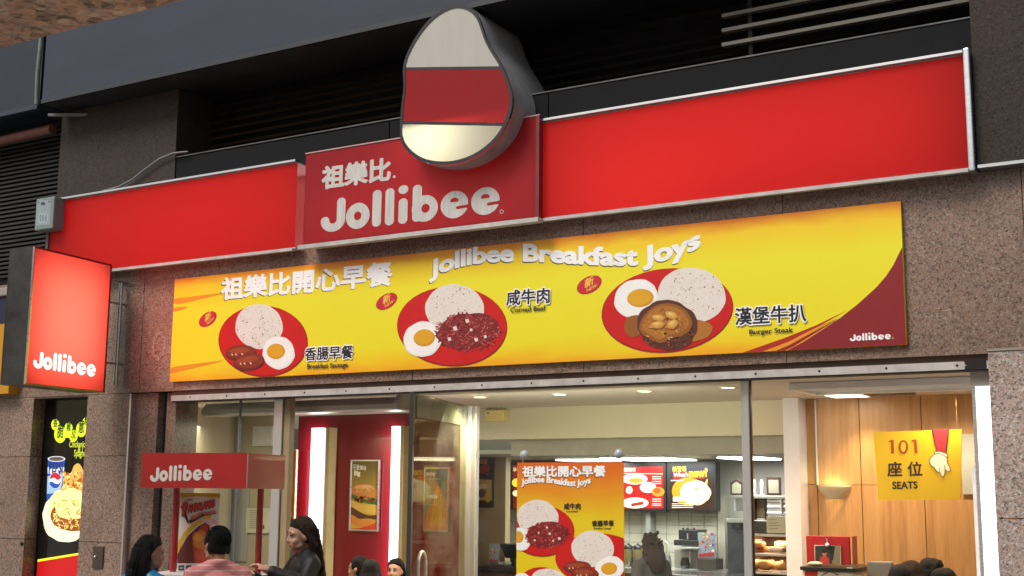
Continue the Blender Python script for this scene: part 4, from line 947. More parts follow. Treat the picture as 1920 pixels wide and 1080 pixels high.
for (xa, xb, ya, yb, lab) in ((X(1062, 858, 4.7), X(1146, 858, 4.7), 4.45, 4.95, 'left fluorescent kitchen ceiling light above the hanging poster'), (X(1156, 857, 4.4), X(1275, 857, 4.4), 4.0, 4.85, 'long fluorescent kitchen ceiling light above the lit menu boards'), (X(1372, 857, 4.4), X(1446, 857, 4.4), 4.0, 4.7, 'fluorescent kitchen ceiling light beside the steel post')):
    t = thing('kitchen_light', ((xa+xb)/2, (ya+yb)/2, kz), lab, 'ceiling light', 'kitchen ceiling lights')
    b = MB(); b.box(xa, xb, ya, yb, kz-.02, kz-.008, lamp('kitchen_glow', (1, .98, .93), 6)); b.build('diffuser', t)
    b = MB(); b.box(xa-.04, xb+.04, ya-.04, yb+.04, kz-.006, kz-.001, WMET); b.build('tray', t)
    area('kitchen_wash', ((xa+xb)/2, (ya+yb)/2, kz-.03), (0, 0, 0), xb-xa, yb-ya, 11, (1, .96, .88))
area('hall_fill', (-7.0, 1.2, 2.42), (0, 0, 0), 1.8, .6, 30, (1, .9, .74)); area('hall_fill', (-9.0, 1.0, 2.42), (0, 0, 0), .8, .6, 16, (1, .92, .78)); area('hall_fill', (-5.0, .6, 2.3), (math.radians(60), 0, 0), 2.4, .3, 20, (1, .9, .72))  # added area lights that brighten the hall, no fitting belongs to them
area('hall_fill', (-2.6, 1.4, 2.53), (0, 0, 0), .9, .4, 7, (1, .86, .66))  # another added fill, over the right end of the hall
# emergency light on the bulkhead
em = thing('emergency_light', (-6.55, 2.4, 2.45), 'cream emergency light box with two lamps high on the cream beam', 'emergency light')
p0, p1 = P(908, 769, 2.38), P(944, 789, 2.38)
b = MB(); b.box(p0.x, p1.x, 2.38, 2.498, p1.z, p0.z, pm('aged_cream_plastic', hexc(228, 206, 130), .45)); b.build('case', em, bevel=.01)
for px_ in (915, 936):
    p_ = P(px_, 763.5, 2.40); b = MB(); b.ball(p_, (.034, .034, .024), pm('lamp_head_grey', (.2, .2, .15), .3), 12, 8); b.build('lamp_head', em)
p_ = P(915, 775, 2.379); b = MB(); b.add([(p_.x-.02, 2.3785, p_.z+.008), (p_.x+.02, 2.3785, p_.z+.008), (p_.x, 2.3785, p_.z-.012)], [[0, 2, 1]], pm('olive_mark', (.12, .11, .05), .5)); b.build('marking', em)
# ------------------------------------------------------------------ interior, kitchen side
def menu(l, r, t_, b_, label, draw, Y=5.0):
    p0, p1 = P(l, t_, Y), P(r, b_, Y); x0, x1, z0, z1 = p0.x, p1.x, p1.z, p0.z
    t = thing('menu_board', ((x0+x1)/2, Y, z0), label, 'menu board', 'lit menu boards over the counter')
    b = MB(); b.box(x0, x1, Y, Y+.12, z0, z1, KBLACK); b.build('case', t, bevel=.01)
    a = Art(FY(Y), h0=.001); draw(a); a.build('screen', t); return t
def m1(a):
    R1 = lit(196, 24, 26, 1.0); HW = lit(255, 250, 226, 1.25)
    a.poly([(1168, 876), (1243, 874), (1244, 953), (1168, 953)], R1); a.poly([(1168, 887), (1243, 888), (1243, 889), (1168, 888)], HW)
    a.ell(1190, 898, 24, 10, HW); a.ell(1192, 901, 14, 5, lit(226, 150, 40)); a.poly([(1168, 909), (1244, 909), (1244, 931), (1168, 931)], lit(176, 20, 24, .9)); a.ell(1215, 914, 15, 10, HW); a.ell(1234, 922, 12, 9, lit(222, 140, 50)); a.ell(1232, 920, 7, 5, lit(180, 84, 30))
    a.ell(1191, 943, 25, 10, HW); a.poly([(1183, 944), (1206, 940), (1207, 946), (1184, 950)], lit(170, 40, 20)); a.ell(1180, 919, 6, 7, HW)
    a.text('超值套餐', (1170, 883.5), (1192, 883.5), lit(255, 236, 200), bold=.03, h=1.2, res=30)
    for y_ in (893, 897, 902, 906, 935, 939, 944, 947): a.poly([(1223, y_), (1240, y_), (1240, y_+1.5), (1223, y_+1.5)], lit(250, 220, 206))
def m2(a):
    a.poly([(1257, 874), (1337, 872), (1338, 955), (1257, 956)], lit(60, 22, 8, .8)); a.poly([(1257, 874), (1337, 872), (1337, 893), (1257, 894)], lit(26, 26, 66, .8)); a.poly([(1262, 885), (1322, 883), (1322, 897), (1262, 898)], lit(190, 24, 26, .9))
    a.text('新登場', (1261, 883.5), (1287, 883), lit(240, 220, 60, 1), bold=.03, h=1.1, res=30); a.text("What's", (1263, 894), (1291, 893), lit(250, 236, 226), bold=.03, res=30); a.text('new?', (1292, 894.5), (1327, 893), lit(255, 220, 30, 1.1), bold=.05, h=1.15, res=30)
    a.ell(1290, 921, 30, 26, lit(246, 150, 30, 1.0)); a.ell(1304, 924, 29, 23, lit(255, 240, 170, 1.3), wob=.02); a.ell(1303, 920, 24, 17, lit(255, 250, 220, 1.4)); a.ell(1306, 917, 4, 3, lit(170, 190, 60)); a.poly([(1322, 905), (1326, 898), (1327, 898), (1326, 910)], lit(250, 220, 120))
    a.poly([(1262, 932), (1278, 931), (1278, 940), (1262, 940)], lit(255, 250, 240, 1.2))
    for y_ in (944, 947.5, 951): a.poly([(1260, y_), (1300, y_-.5), (1300, y_+.8), (1260, y_+1.4)], lit(230, 220, 200))
    a.poly([(1258, 900), (1282, 899.5), (1282, 901.5), (1258, 902)], lit(250, 236, 200))
def m0(a):
    a.poly([(961, 872), (1000, 871), (1000, 953), (962, 953)], lit(120, 24, 20, .8)); a.ell(968, 905, 8, 8, lit(240, 210, 60)); a.ell(969, 925, 8, 6, lit(240, 220, 160)); a.text('早餐', (962, 884), (976, 884), lit(230, 210, 160), bold=.02, res=30)
menu(1120, 1249, 866, 959, 'lit red menu board half hidden behind the hanging poster', m1)
menu(1249.5, 1344, 864, 959, 'lit menu board reading new with a large pale dish', m2)
menu(945, 1060, 866, 957, 'dark menu board left of the hanging poster edge', m0)
b = MB(); px0 = X(938, 900, 4.9); b.box(px0-.02, px0+.02, 4.88, 4.95, Z(940, 905, 4.9), Z(940, 858, 4.9), KWALL); b.box(px0-.0, px0+.05, 4.86, 4.93, Z(940, 935, 4.9), Z(940, 915, 4.9), KBLACK); b.build('speaker_bracket'); tag(bpy.data.objects['speaker_bracket'], 'small grey and black wall bracket left of the dark menu board', 'bracket')
p_ = P(1207, 975, 4.95); b = MB(); b.box(p_.x-.03, p_.x+.03, 5.06, 5.2, .9, p_.z+.1, pm('duct_grey', (.25, .25, .24), .4)); tag(b.build('service_duct'), 'grey vertical duct on the tiled wall below the red menu board', 'duct')

# counter with its things
CYY = 3.4; ctz = Z(930, 1062, CYY)
ct = thing('service_counter', (-5.6, CYY, 0), 'dark service counter behind the glass under the menu boards', 'counter')
b = MB(); b.box(X(888, 1060, CYY), X(1500, 1060, CYY), CYY, CYY+.55, .0, ctz-.05, pm('counter_front', (.05, .035, .03), .3)); b.build('body', ct)
b = MB(); b.box(X(888, 1060, CYY)-.02, X(1500, 1060, CYY), CYY-.04, CYY+.6, ctz-.048, ctz, pm('counter_top', (.028, .024, .022), .2)); b.build('top', ct, bevel=.008)
def card(px4, Y, label, art, tilt=0, cat='card'):
    l, r, t_, b_ = px4; p0, p1 = P(l, t_, Y), P(r, b_, Y)
    t = thing('menu_card', ((p0.x+p1.x)/2, Y, p1.z), label, cat)
    b = MB(); b.box(p0.x, p1.x, Y+.004, Y+.012, p1.z, p0.z, ink(150, 160, 176)); b.build('card', t); b = MB(); b.box(p0.x, p1.x, Y+.013, Y+.08, p1.z-.006, p1.z+.004, KBLACK); b.build('foot', t)
    a = Art(FY(Y+.004), h0=.001); art(a); a.build('print', t)
def cart(cx, cy, s):
    def f(a):
        cols = [(200, 60, 40), (230, 150, 60), (240, 226, 200), (60, 80, 150), (180, 40, 60), (226, 196, 90)]
        for i in range(26): a.ell(cx+random.uniform(-.42, .42)*s, cy+random.uniform(-.5, .5)*s*1.4, random.uniform(.04, .13)*s, random.uniform(.03, .09)*s, ink(*cols[i % 6]), random.uniform(0, 180), 10)
        a.poly([(cx-.5*s, cy+.62*s), (cx+.45*s, cy+.5*s), (cx+.45*s, cy+.75*s), (cx-.5*s, cy+.78*s)], ink(190, 30, 50))
    return f
card((917, 935, 1020, 1060), CYY+.15, 'small blue food card standing on the counter by the tan wall', cart(926, 1040, 17))
card((1308, 1341, 998, 1047), 4.75, 'larger blue food card beside the coffee machine', cart(1325, 1020, 30))
mo = thing('order_terminal', (X(955, 1045, CYY+.3), CYY+.3, ctz), 'black order terminal on the counter left of the hanging poster', 'terminal')
p0, p1 = P(941, 1020, CYY+.25), P(985, 1048, CYY+.25)
b = MB(); b.prism([(p0.x, CYY+.2, p0.z), (p1.x, CYY+.2, p0.z), (p1.x, CYY+.28, p1.z), (p0.x+.03, CYY+.28, p1.z)], (0, .05, .01), KBLACK); b.build('screen', mo, bevel=.006)
b = MB(); b.box(p0.x+.1, p0.x+.16, CYY+.26, CYY+.34, ctz+.002, p1.z, KBLACK); b.build('stand', mo)
b = MB(); b.box(X(932, 1060, CYY+.2), X(962, 1060, CYY+.2), CYY+.05, CYY+.16, ctz+.002, ctz+.045, pm('keypad_grey', (.09, .085, .08), .4)); b.build('keypad', mo, bevel=.006)
a = Art(FY(CYY+.05)); a.text('Next Counter', (934, 1057.5), (960, 1057.5), ink(220, 220, 214), bold=.02, h=1.2, res=30); a.build('label_print', mo)
# back counter with coffee machine, brewer, dispenser
BC = 4.85; bz = Z(1290, 1068, BC)
bc = thing('back_counter', (-5.2, BC, 0), 'dark back counter below the tiled wall', 'counter')
b = MB(); b.box(X(1100, 1060, BC), X(1372, 1060, BC), BC-.3, 5.2, 0, bz-.03, pm('back_counter_front', (.06, .05, .045), .4)); b.build('body', bc); b = MB(); b.box(X(1098, 1060, BC), X(1374, 1060, BC), BC-.32, 5.21, bz-.028, bz, STEEL); b.build('top', bc)
cm = thing('coffee_machine', (X(1288, 1060, BC), BC, bz), 'black and steel coffee machine in front of white tiles', 'coffee machine')
def pb(l, r, t_, b_, Y, dy, m, name, par, bev=.006):
    p0, p1 = P(l, t_, Y), P(r, b_, Y); b = MB(); b.box(p0.x, p1.x, Y, Y+dy, p1.z, p0.z, m); return b.build(name, par, bevel=bev)
pb(1272, 1309, 993, 1012, BC-.05, .25, KBLACK, 'hopper', cm); pb(1263, 1310, 1012, 1024, BC-.1, .3, pm('machine_black', (.03, .03, .032), .25), 'head', cm); pb(1263, 1310, 1024.5, 1029, BC-.12, .3, STEEL, 'drip_rail', cm)
pb(1264, 1306, 1029.5, 1066, BC+.05, .18, pm('machine_grey', (.34, .32, .27), .35), 'body', cm); pb(1262, 1312, 1066, 1069, BC-.12, .3, STEEL, 'drip_tray', cm)
p_ = P(1285, 1052, BC-.02); b = MB(); b.lathe((p_.x, BC-.03, bz+.012), [(0, .0), (.045, 0), (.052, .06), (.036, .10), (.04, .115)], pm('coffee_pot', (.02, .014, .01), .1), 20); b.build('pot', cm)
b = MB(); p0, p1 = P(1293, 1033, BC-.06), P(1294, 1055, BC-.06); b.tube([p0, p1], .008, STEEL, 8); p0, p1 = P(1289, 1000, BC-.06), P(1289.5, 1011, BC-.06); b.tube([p0, p1], .008, STEEL, 8); b.build('tap', cm)
b = MB()
for px_ in (1281, 1289, 1301): p_ = P(px_, 992, BC+.02); b.ball(p_, .016, KBLACK, 10, 6)
b.build('hopper_knob', cm)
pb(1307, 1343, 1047, 1069, 4.72, .2, pm('brown_box', (.045, .028, .02), .5), 'till_drawer', None); tag(bpy.data.objects['till_drawer'], 'dark brown box under the larger blue food card', 'box')
br_ = thing('milk_steamer', (X(1253, 1050, BC), BC, bz), 'small steel steamer jug with tall spout left of the coffee machine', 'jug')
p_ = P(1252, 1066, BC); b = MB(); b.lathe((p_.x, BC, bz), [(0, .002), (.04, .002), (.045, .05), (.034, .13), (.036, .14)], STEEL, 18); b.build('jug', br_); b = MB(); b.tube([(p_.x+.01, BC, bz+.14), (p_.x+.012, BC, bz+.26), (p_.x-.03, BC, bz+.29)], .01, STEEL, 8); b.build('spout', br_)
dp = thing('glass_dispenser', (X(1195, 1020, BC), BC, bz), 'pair of glass dispensers with dark lids right of the hanging poster', 'dispenser')
for px_ in (1178, 1196):
    p_ = P(px_, 1020, BC+.1); b = MB(); b.lathe((p_.x, BC+.1, bz), [(0, .002), (.055, .002), (.06, .12), (.05, .19)], pm('amber_jar', (.16, .13, .06), .15), 18); b.build('jar', dp); b = MB(); b.lathe((p_.x, BC+.1, bz), [(.052, .192), (.055, .22), (.02, .24), (0, .26)], KBLACK, 18); b.build('lid', dp)
wd = thing('water_boiler', (X(1385, 1030, 4.6), 4.6, bz), 'tall dark steel drinks machine left of the steel post', 'drinks machine')
pb(1363, 1396, 974, 1075, 4.7, .3, pm('gunmetal', (.10, .115, .14), .3, .6, var=.3), 'body', wd); pb(1362, 1397, 972, 981, 4.66, .03, STEEL, 'head', wd)
b = MB()
for px_ in (1375, 1383): p_ = P(px_, 987, 4.64); b.box(p_.x-.022, p_.x+.022, 4.64, 4.695, p_.z-.03, p_.z+.03, KBLACK)
b.build('nozzle', wd)
b = MB(); p0, p1 = P(1346, 930, 5.2), P(1362, 1072, 5.2); b.box(p0.x, p1.x, 5.18, 5.298, p1.z, p0.z, pm('pipe_casing', (.52, .48, .40), .4)); tag(b.build('pipe_casing'), 'pale vertical pipe casing right of the lit menu boards', 'casing')
# shelf with framed certificates
SY = 4.45; sz = Z(1400, 929, SY)
sh = thing('steel_shelf', (X(1420, 930, SY), SY, sz), 'steel wall shelf holding two framed certificates', 'shelf')
b = MB(); b.box(X(1370, 930, SY), X(1475, 930, SY), SY, SY+.3, sz-.03, sz, pm('shelf_steel', (.30, .31, .29), .35, .6)); b.build('board', sh, bevel=.004)
b = MB()
for px_ in (1376, 1462): x_ = X(px_, 930, SY); b.box(x_-.008, x_+.008, SY+.02, SY+.3, sz-.16, sz-.032, STEEL)
b.build('bracket', sh)
def cert(px4, label, arch):
    l, r, t_, b_ = px4; p0, p1 = P(l, t_, SY+.05), P(r, b_, SY+.05); z0 = sz+.001
    t = thing('framed_certificate', ((p0.x+p1.x)/2, SY+.05, z0), label, 'certificate'); FM = pm('dark_mahogany', (.04, .018, .014), .3)
    xm = (p0.x+p1.x)/2; pts = [(p0.x, z0), (p1.x, z0), (p1.x, p0.z-.02*arch)]+([(xm+.05, p0.z-.01), (xm, p0.z+.02), (xm-.05, p0.z-.01)] if arch else [])+[(p0.x, p0.z-.02*arch)]
    b = MB(); b.prism([(x, SY+.05, z) for x, z in pts], (0, .02, 0), FM); b.build('frame', t)
    k = .72; cz_ = (z0+p0.z)/2; b = MB(); b.poly([(xm+(x-xm)*k, SY+.049, cz_+(z-cz_)*k) for x, z in pts], pm('certificate_paper', (.27, .26, .20), .35)); b.build('paper', t)
cert((1369, 1393, 902, 926), 'arched dark framed certificate left of the steel post', 1); cert((1437, 1464, 895, 926), 'square dark framed certificate on the shelf right of the post', 0)
b = MB(); p_ = P(1423, 915, SY+.1)
for dx in (-.05, .03): b.lathe((p_.x+dx, SY+.1, sz), [(.03, .001), (.012, .02), (.02, .12), (.012, .16)], pm('glass_trophy', (.5, .52, .5), .1), 12)
tag(b.build('glass_trophy'), 'small pair of clear glass trophies between the two certificates', 'trophy')
# steel rack and warm food cabinet
rk = thing('pan_rack', (X(1440, 970, 4.4), 4.4, 1.5), 'steel rack with stacked pans under the shelf', 'rack')
for i, y_ in enumerate((936, 947, 959)): pb(1437, 1474, y_, y_+8, 4.5, .3, STEEL, 'pan', rk, .01)
pb(1410, 1416, 934, 975, 4.5, .05, pm('brown_upright', (.05, .02, .015), .4), 'upright', rk, 0); pb(1417, 1434, 934, 972, 4.55, .02, pm('olive_board', (.16, .13, .06), .5), 'back_board', rk, 0); pb(1433, 1436, 934, 975, 4.5, .05, pm('black_upright', (.02, .02, .02), .4), 'upright', rk, 0)
FYy = 3.6
fc = thing('food_cabinet', (X(1440, 1050, FYy), FYy, ctz), 'lit steel food cabinet with three shelves of buns and fried food', 'food cabinet')
pb(1409, 1478, 976, 998, FYy+.05, .4, pm('cabinet_dark_glass', (.10, .11, .11), .2), 'top_panel', fc); pb(1409, 1478, 1080, 1100, FYy, .5, KBLACK, 'base', fc)
for y_ in (1003, 1040, 1075): pb(1408, 1478, y_-3, y_+4, FYy-.02, .5, STEEL, 'shelf', fc, .003)
pb(1409, 1478, 1001, 1095, FYy+.46, .02, pm('cabinet_back', (.10, .085, .07), .4), 'back_panel', fc, 0)
pb(1402, 1408, 976, 1095, FYy, .5, STEEL, 'side_panel', fc, 0)
p_ = P(1440, 1010, FYy+.2); area('cabinet_glow', (p_.x, FYy+.2, p_.z-.01), (0, 0, 0), .35, .25, 2.2, (1, .62, .34)); p_ = P(1440, 1047, FYy+.2); area('cabinet_glow', (p_.x, FYy+.2, p_.z-.01), (0, 0, 0), .35, .25, 2.2, (1, .62, .34))
pb(1437, 1475, 968, 1000, FYy-.05, .006, pm('cream_card', (.66, .62, .46), .5), 'notice_card', None, 0); nc = bpy.data.objects['notice_card']; tag(nc, 'cream notice card on top of the steel food cabinet', 'notice')
a = Art(FY(FYy-.05), h0=.001)
for i, y_ in enumerate((974, 980, 985, 991)): a.poly([(1441, y_), (1456+(i*5) % 12, y_-.5), (1456+(i*5) % 12, y_+.7), (1441, y_+1.2)], ink(150, 140, 110))
a.build('printed_lines', nc)
BUN = pm('bun_crust', (.55, .26, .10), .5, var=.25, scale=20); WRAP = pm('paper_wrap', (.66, .56, .48), .6, var=.1)
for i, (px_, py_, rx) in enumerate(((1418, 1028, 13), (1430, 1031, 14), (1456, 1031, 14), (1466, 1022, 12))):
    p_ = P(px_, py_, FYy+.12+.08*(i % 2)); zf = Z(px_, 1037, FYy); b = MB()
    b.box(p_.x-.075, p_.x+.075, FYy+.08+.1*(i % 2), FYy+.2+.1*(i % 2), zf+.004+.045*(i == 3 or i == 0), zf+.05+.05*(i == 3 or i == 0), WRAP if i > 1 else pm('orange_wrap', (.62, .25, .10), .5))
    o = b.build('wrapped_burger', None, bevel=.02); tag(o, ('orange wrapped burger at left end of the upper cabinet shelf', 'orange wrapped burger in the middle of the upper cabinet shelf', 'pale wrapped burger at right of the upper cabinet shelf', 'pale wrapped burger stacked at the back of the upper cabinet shelf')[i], 'burger', 'burgers in the food cabinet')
for i, (px_, r) in enumerate(((1411, .075), (1436, .085), (1462, .06), (1474, .07))):
    zf = Z(px_, 1071.5, FYy); p_ = P(px_, 1062, FYy+.15); b = MB(); b.ball((p_.x, FYy+.15, zf+r*.72), (r*1.1, r, r*.7), BUN, 16, 10); o = b.build('bread_bun'); tag(o, ('golden bun behind the steel post on lower cabinet shelf', 'largest golden bun on the lower cabinet shelf', 'small golden bun right of the largest bun', 'golden bun at right end of the lower cabinet shelf')[i], 'bun', 'buns in the food cabinet')

# ------------------------------------------------------------------ interior, right: wood wall things
ws = thing('wall_sconce', (X(1561, 920, 2.5), 2.5, Z(1561, 934, 2.4)), 'beige half bowl wall sconce on the wood wall', 'wall lamp')
c = P(1561, 909, 2.44); b = MB(); r0 = (X(1593, 909, 2.44)-X(1530, 909, 2.44))/2
b.lathe((c.x, 2.498, c.z), [(r0*.5, -.115), (r0*.55, -.112), (r0*.58, -.085), (r0*.84, -.06), (r0*.97, -.02), (r0, .0), (r0*.94, .0), (r0*.8, -.05)], pm('sconce_plaster', (.52, .42, .28), .5, var=.04), 28, sy=.8, a0=math.pi, a1=2*math.pi); b.build('bowl', ws)
b = MB(); b.box(c.x-.03, c.x+.03, 2.42, 2.46, c.z-.045, c.z-.035, lamp('sconce_glow', (.95, 1, .62), 6)); b.build('lamp', ws)
pl_ = bpy.data.lights.new('sconce_light', 'POINT'); pl_.energy = .6; pl_.color = (.9, 1, .6); pl_.shadow_soft_size = .02; plo = bpy.data.objects.new('sconce_light', pl_); col.objects.link(plo); plo.location = (c.x, 2.42, c.z-.02)
A_, B_ = P(1528.5, 748, 2.49), P(1530, 909, 2.49); b = MB(); b.box(A_.x-.006, A_.x+.006, 2.485, 2.498, B_.z, 2.59, pm('white_conduit', (.74, .72, .66), .4)); tag(b.build('conduit'), 'thin white conduit running down the wood wall to the sconce', 'conduit')
sg = thing('seats_sign', (X(1720, 870, 2.0), 2.0, 1.76), 'yellow seats sign with pointing gloved hand hanging before the wood wall', 'sign')
q = [P(*p, 2.0) for p in ((1637, 810), (1803, 805), (1801, 937), (1647, 938))]
b = MB(); b.prism([Vector((v.x, 2.0, v.z)) for v in q], (0, .012, 0), sunburst('sign_mustard', [(0, hexc(214, 176, 40)), (1, hexc(206, 168, 16))], lo=0, hi=.5, streak=.05)); b.build('board', sg)
a = Art(FY(2.0)); MAR = ink(150, 50, 20); BRN = ink(44, 28, 16)
def strk(pts, w, m):
    for (ax, ay), (bx, by) in zip(pts, pts[1:]):
        L = math.hypot(bx-ax, by-ay); nx, ny = -(by-ay)/L*w/2, (bx-ax)/L*w/2; a.poly([(ax+nx, ay+ny), (bx+nx, by+ny), (bx-nx, by-ny), (ax-nx, ay-ny)], m)
strk([(1667, 828), (1673, 826.5)], 3, MAR); strk([(1673, 825), (1674, 850.5)], 5, MAR); strk([(1709, 827), (1716, 825.5)], 3, MAR); strk([(1716, 824), (1718, 849.5)], 5, MAR)
a.ell(1694, 838, 9, 13, MAR, 0); a.ell(1694, 838, 4.8, 9.3, ink(210, 172, 28), 0)
a.text('座', (1664, 891), (1692, 890.5), BRN, bold=.022, h=1.0); a.text('位', (1702, 890.5), (1730, 890), BRN, bold=.022, h=1.0); a.text('SEATS', (1673.5, 916.5), (1721, 915.5), BRN, bold=.03, h=1.05)
a.poly([(1747, 805.5), (1780, 804.5), (1775, 848), (1757, 848), (1752, 830)], BRN); a.poly([(1750, 805.5), (1778, 804.5), (1773, 848), (1758, 848), (1753, 828)], ink(166, 34, 46))
HO = [(1744, 862), (1752, 853), (1760, 849), (1768, 849), (1774, 855), (1776, 868), (1780, 876), (1782, 881), (1778, 883), (1773, 879), (1771.5, 876), (1771, 887), (1769, 893), (1766, 892), (1763, 884), (1760, 885), (1756, 882), (1752, 876), (1746, 871)]
def grow(pts, d):
    cx = sum(p[0] for p in pts)/len(pts); cy = sum(p[1] for p in pts)/len(pts); return [(x+(x-cx)/max(1, math.hypot(x-cx, y-cy))*d, y+(y-cy)/max(1, math.hypot(x-cx, y-cy))*d) for x, y in pts]
a.poly(grow(HO, 1.3), BRN, 4); a.poly(HO, ink(232, 222, 200), 4); strk([(1762, 883), (1762, 877)], 1, BRN); strk([(1771.5, 877), (1771, 872)], 1, BRN)
a.poly([(1752, 851), (1753, 847), (1764, 846.5), (1776, 851), (1778, 857), (1775, 858), (1766, 852), (1758, 851.5)], BRN, 3); a.poly([(1753.5, 850), (1754, 848), (1764, 847.5), (1775, 852), (1776.5, 856), (1774, 856), (1766, 851), (1758, 850)], ink(236, 226, 206), 3)
a.build('print', sg)
b = MB()
for px_ in (1655, 1795): p_ = P(px_, 808, 2.006); b.tube([(p_.x, 2.006, p_.z), (p_.x, 2.006, 2.6)], .0006, WOOD, 6)
b.build('hanging_wire', sg)
p0, p1 = P(1800, 814, 2.47), P(1832, 927, 2.47); b = MB(); b.box(p0.x, p1.x, 2.47, 2.497, p1.z, p0.z, pm('grey_board', (.42, .43, .37), .35)); tag(b.build('grey_board'), 'plain grey board on the wood wall behind the seats sign', 'board')
p0, p1 = P(1825, 876, .5), P(1831, 1080, .5); b = MB(); b.box(p0.x, p0.x+.022, .45, .47, .3, p0.z, pm('tube_body', (.8, .8, .8), .3)); 
tag(b.build('white_strip'), 'thin white strip standing inside the lit door frame', 'strip')
# red display box with photo on a white cabinet
rb = thing('display_box', (X(1555, 1060, 1.9), 1.9, Z(1555, 1060, 1.9)), 'red display board with a clipped photo on the white cabinet', 'display')
RB = pm('red_board', (.36, .014, .022), .35); y = 1.9
pb(1511, 1594, 1004, 1059, y, .03, RB, 'board', rb, .004); pb(1597, 1600, 1006, 1059, y, .12, pm('red_board_side', (.24, .05, .03), .4), 'side_panel', rb, 0)
p0, p1 = P(1527, 1022, y-.012), P(1577, 1058, y-.012); b = MB(); b.box(p0.x, p1.x, y-.014, y-.004, p1.z, p0.z, ink(206, 190, 176)); b.build('photo', rb)
a = Art(FY(y-.014), h0=.001); a.poly([(1528.5, 1023.5), (1575.5, 1023), (1575.5, 1057), (1528.5, 1057.5)], ink(40, 46, 44)); a.poly([(1560, 1023.5), (1575.5, 1023), (1575.5, 1057), (1560, 1057)], ink(120, 118, 96)); a.poly([(1536, 1057), (1538, 1045), (1546, 1041), (1554, 1046), (1556, 1057)], ink(176, 56, 50)); a.ell(1546, 1037, 4.2, 5.5, ink(186, 116, 96)); a.ell(1545.5, 1033.5, 5, 4, ink(24, 20, 20)); a.poly([(1556, 1024), (1566, 1024), (1562, 1050), (1558, 1050)], ink(24, 30, 30)); a.build('photo_print', rb)
b = MB(); p0, p1 = P(1550, 1009, y-.03), P(1551, 1022, y-.03); b.tube([p0, p1], .007, SILV, 8); b.ball(p1, .018, SILV, 10, 6); b.build('clip', rb)
wc = thing('white_cabinet', (X(1555, 1075, 1.7), 1.7, 0), 'white cabinet with black rim and red label under the red display board', 'cabinet')
ztop = Z(1555, 1060, 1.88)
b = MB(); x0, x1 = X(1505, 1070, 1.7), X(1601, 1070, 1.7); b.box(x0, x1, 1.7, 2.3, 0, ztop-.035, pm('cabinet_white', (.66, .62, .52), .4)); b.build('body', wc, bevel=.006); b = MB(); b.box(x0-.015, x1+.015, 1.68, 2.32, ztop-.033, ztop-.005, KBLACK); b.build('top', wc, bevel=.004)
a = Art(FY(1.7)); a.poly([(1509, 1071), (1533, 1070.5), (1533, 1090), (1509, 1090)], ink(176, 30, 26)); a.poly([(1540, 1078), (1556, 1070), (1572, 1077), (1571, 1079), (1556, 1072), (1541, 1080)], ink(90, 84, 70)); a.poly([(1588, 1064), (1598, 1064), (1598, 1067.5), (1588, 1067.5)], ink(250, 250, 250)); a.build('label_print', wc)
b = MB(); p_ = P(1530, 1060, 1.8); b.ball((p_.x, 1.78, ztop+.014), (.06, .03, .018), pm('cream_cloth', (.6, .52, .36), .7), 14, 8); tag(b.build('folded_cloth'), 'small cream bundle lying at front of the red display board', 'cloth')
sx0, sx1 = P(1625, 1057, 1.9), P(1672, 1057, 1.9)
cr = thing('seat_back', (sx0.x, 1.9, 0), 'grey upholstered chair back against the wood wall', 'chair')
b = MB(); b.box(sx0.x, sx1.x, 1.9, 1.97, 1.06, sx0.z+.02, pm('grey_upholstery', (.20, .19, .165), .8)); b.build('back_rest', cr, bevel=.012); b = MB(); b.box(sx0.x-.03, sx1.x+.02, 1.88, 2.0, .44, 1.058, pm('dark_seat_frame', (.03, .03, .03), .5)); b.build('frame', cr)

# ------------------------------------------------------------------ poster hanging on the glass pane
HYY = .135
hb = thing('hanging_poster', (X(1070, 1000, HYY), HYY, 1.0), 'orange and yellow breakfast poster hung by suction cups on the glass', 'poster')
x0, x1 = (X(972, 868, HYY)+X(966, 1080, HYY))/2, (X(1168, 866, HYY)+X(1172, 1080, HYY))/2; z1 = Z(1070, 867, HYY); z0 = .93
OY = sunburst('poster_orange_yellow', [(0, hexc(232, 208, 26)), (.62, hexc(232, 204, 24)), (.82, hexc(230, 150, 24)), (.94, hexc(226, 110, 26)), (1, hexc(222, 104, 28))], lo=-.07, hi=z1-1.0, streak=.10)
b = MB(); b.box(x0, x1, HYY, HYY+.004, z0, z1, OY); b.build('sheet', hb)
fr = FY(HYY); RC = (x0+.001, x1-.001, z0, z1)
a = Art(fr, rect=RC); a.ell(1017, 996, 60, 48, PLATED, 0); a.ell(1017, 995, 59, 46.5, PLATE, 0); rice(a, 1008.5, 971, 39, 34, .75); egg(a, 976, 1011, 20, 22, 973, 1007, 9, 11); beef(a, 1027, 1002, 43, 26, 300, .7); a.build('plate_picture', hb)
a = Art(fr, rect=RC, h0=.006); a.ell(1122, 1047, 80, 47, PLATED, 0); a.ell(1122, 1046, 79, 45.5, PLATE, 0); rice(a, 1112, 1029, 40, 34, .75); egg(a, 1144, 1066, 28, 23, 1143, 1066, 15, 11.5); sausage(a, 1083, 1063, 26, 11.5, 2); sausage(a, 1098, 1076, 26, 13, -4); a.build('plate_picture', hb)
a = Art(fr, rect=RC, h0=.010); a.ell(1016, 1110, 50, 47, PLATED); a.ell(1016, 1109, 49, 46, PLATE); rice(a, 1030, 1088, 33, 22, .7); egg(a, 980, 1092, 18, 18, 980, 1094, 9, 8); a.ell(1012, 1116, 26, 16, CRUST[0]); a.build('plate_picture', hb)
a = Art(fr, h0=.002); SH2 = ink(120, 90, 40)
a.text('祖樂比開心早餐', (978.5, 893), (1135, 892.5), SH2, bold=.05, hp=20); a.text('祖樂比開心早餐', (979.5, 892), (1136, 891.5), WHT, bold=.036, hp=20)
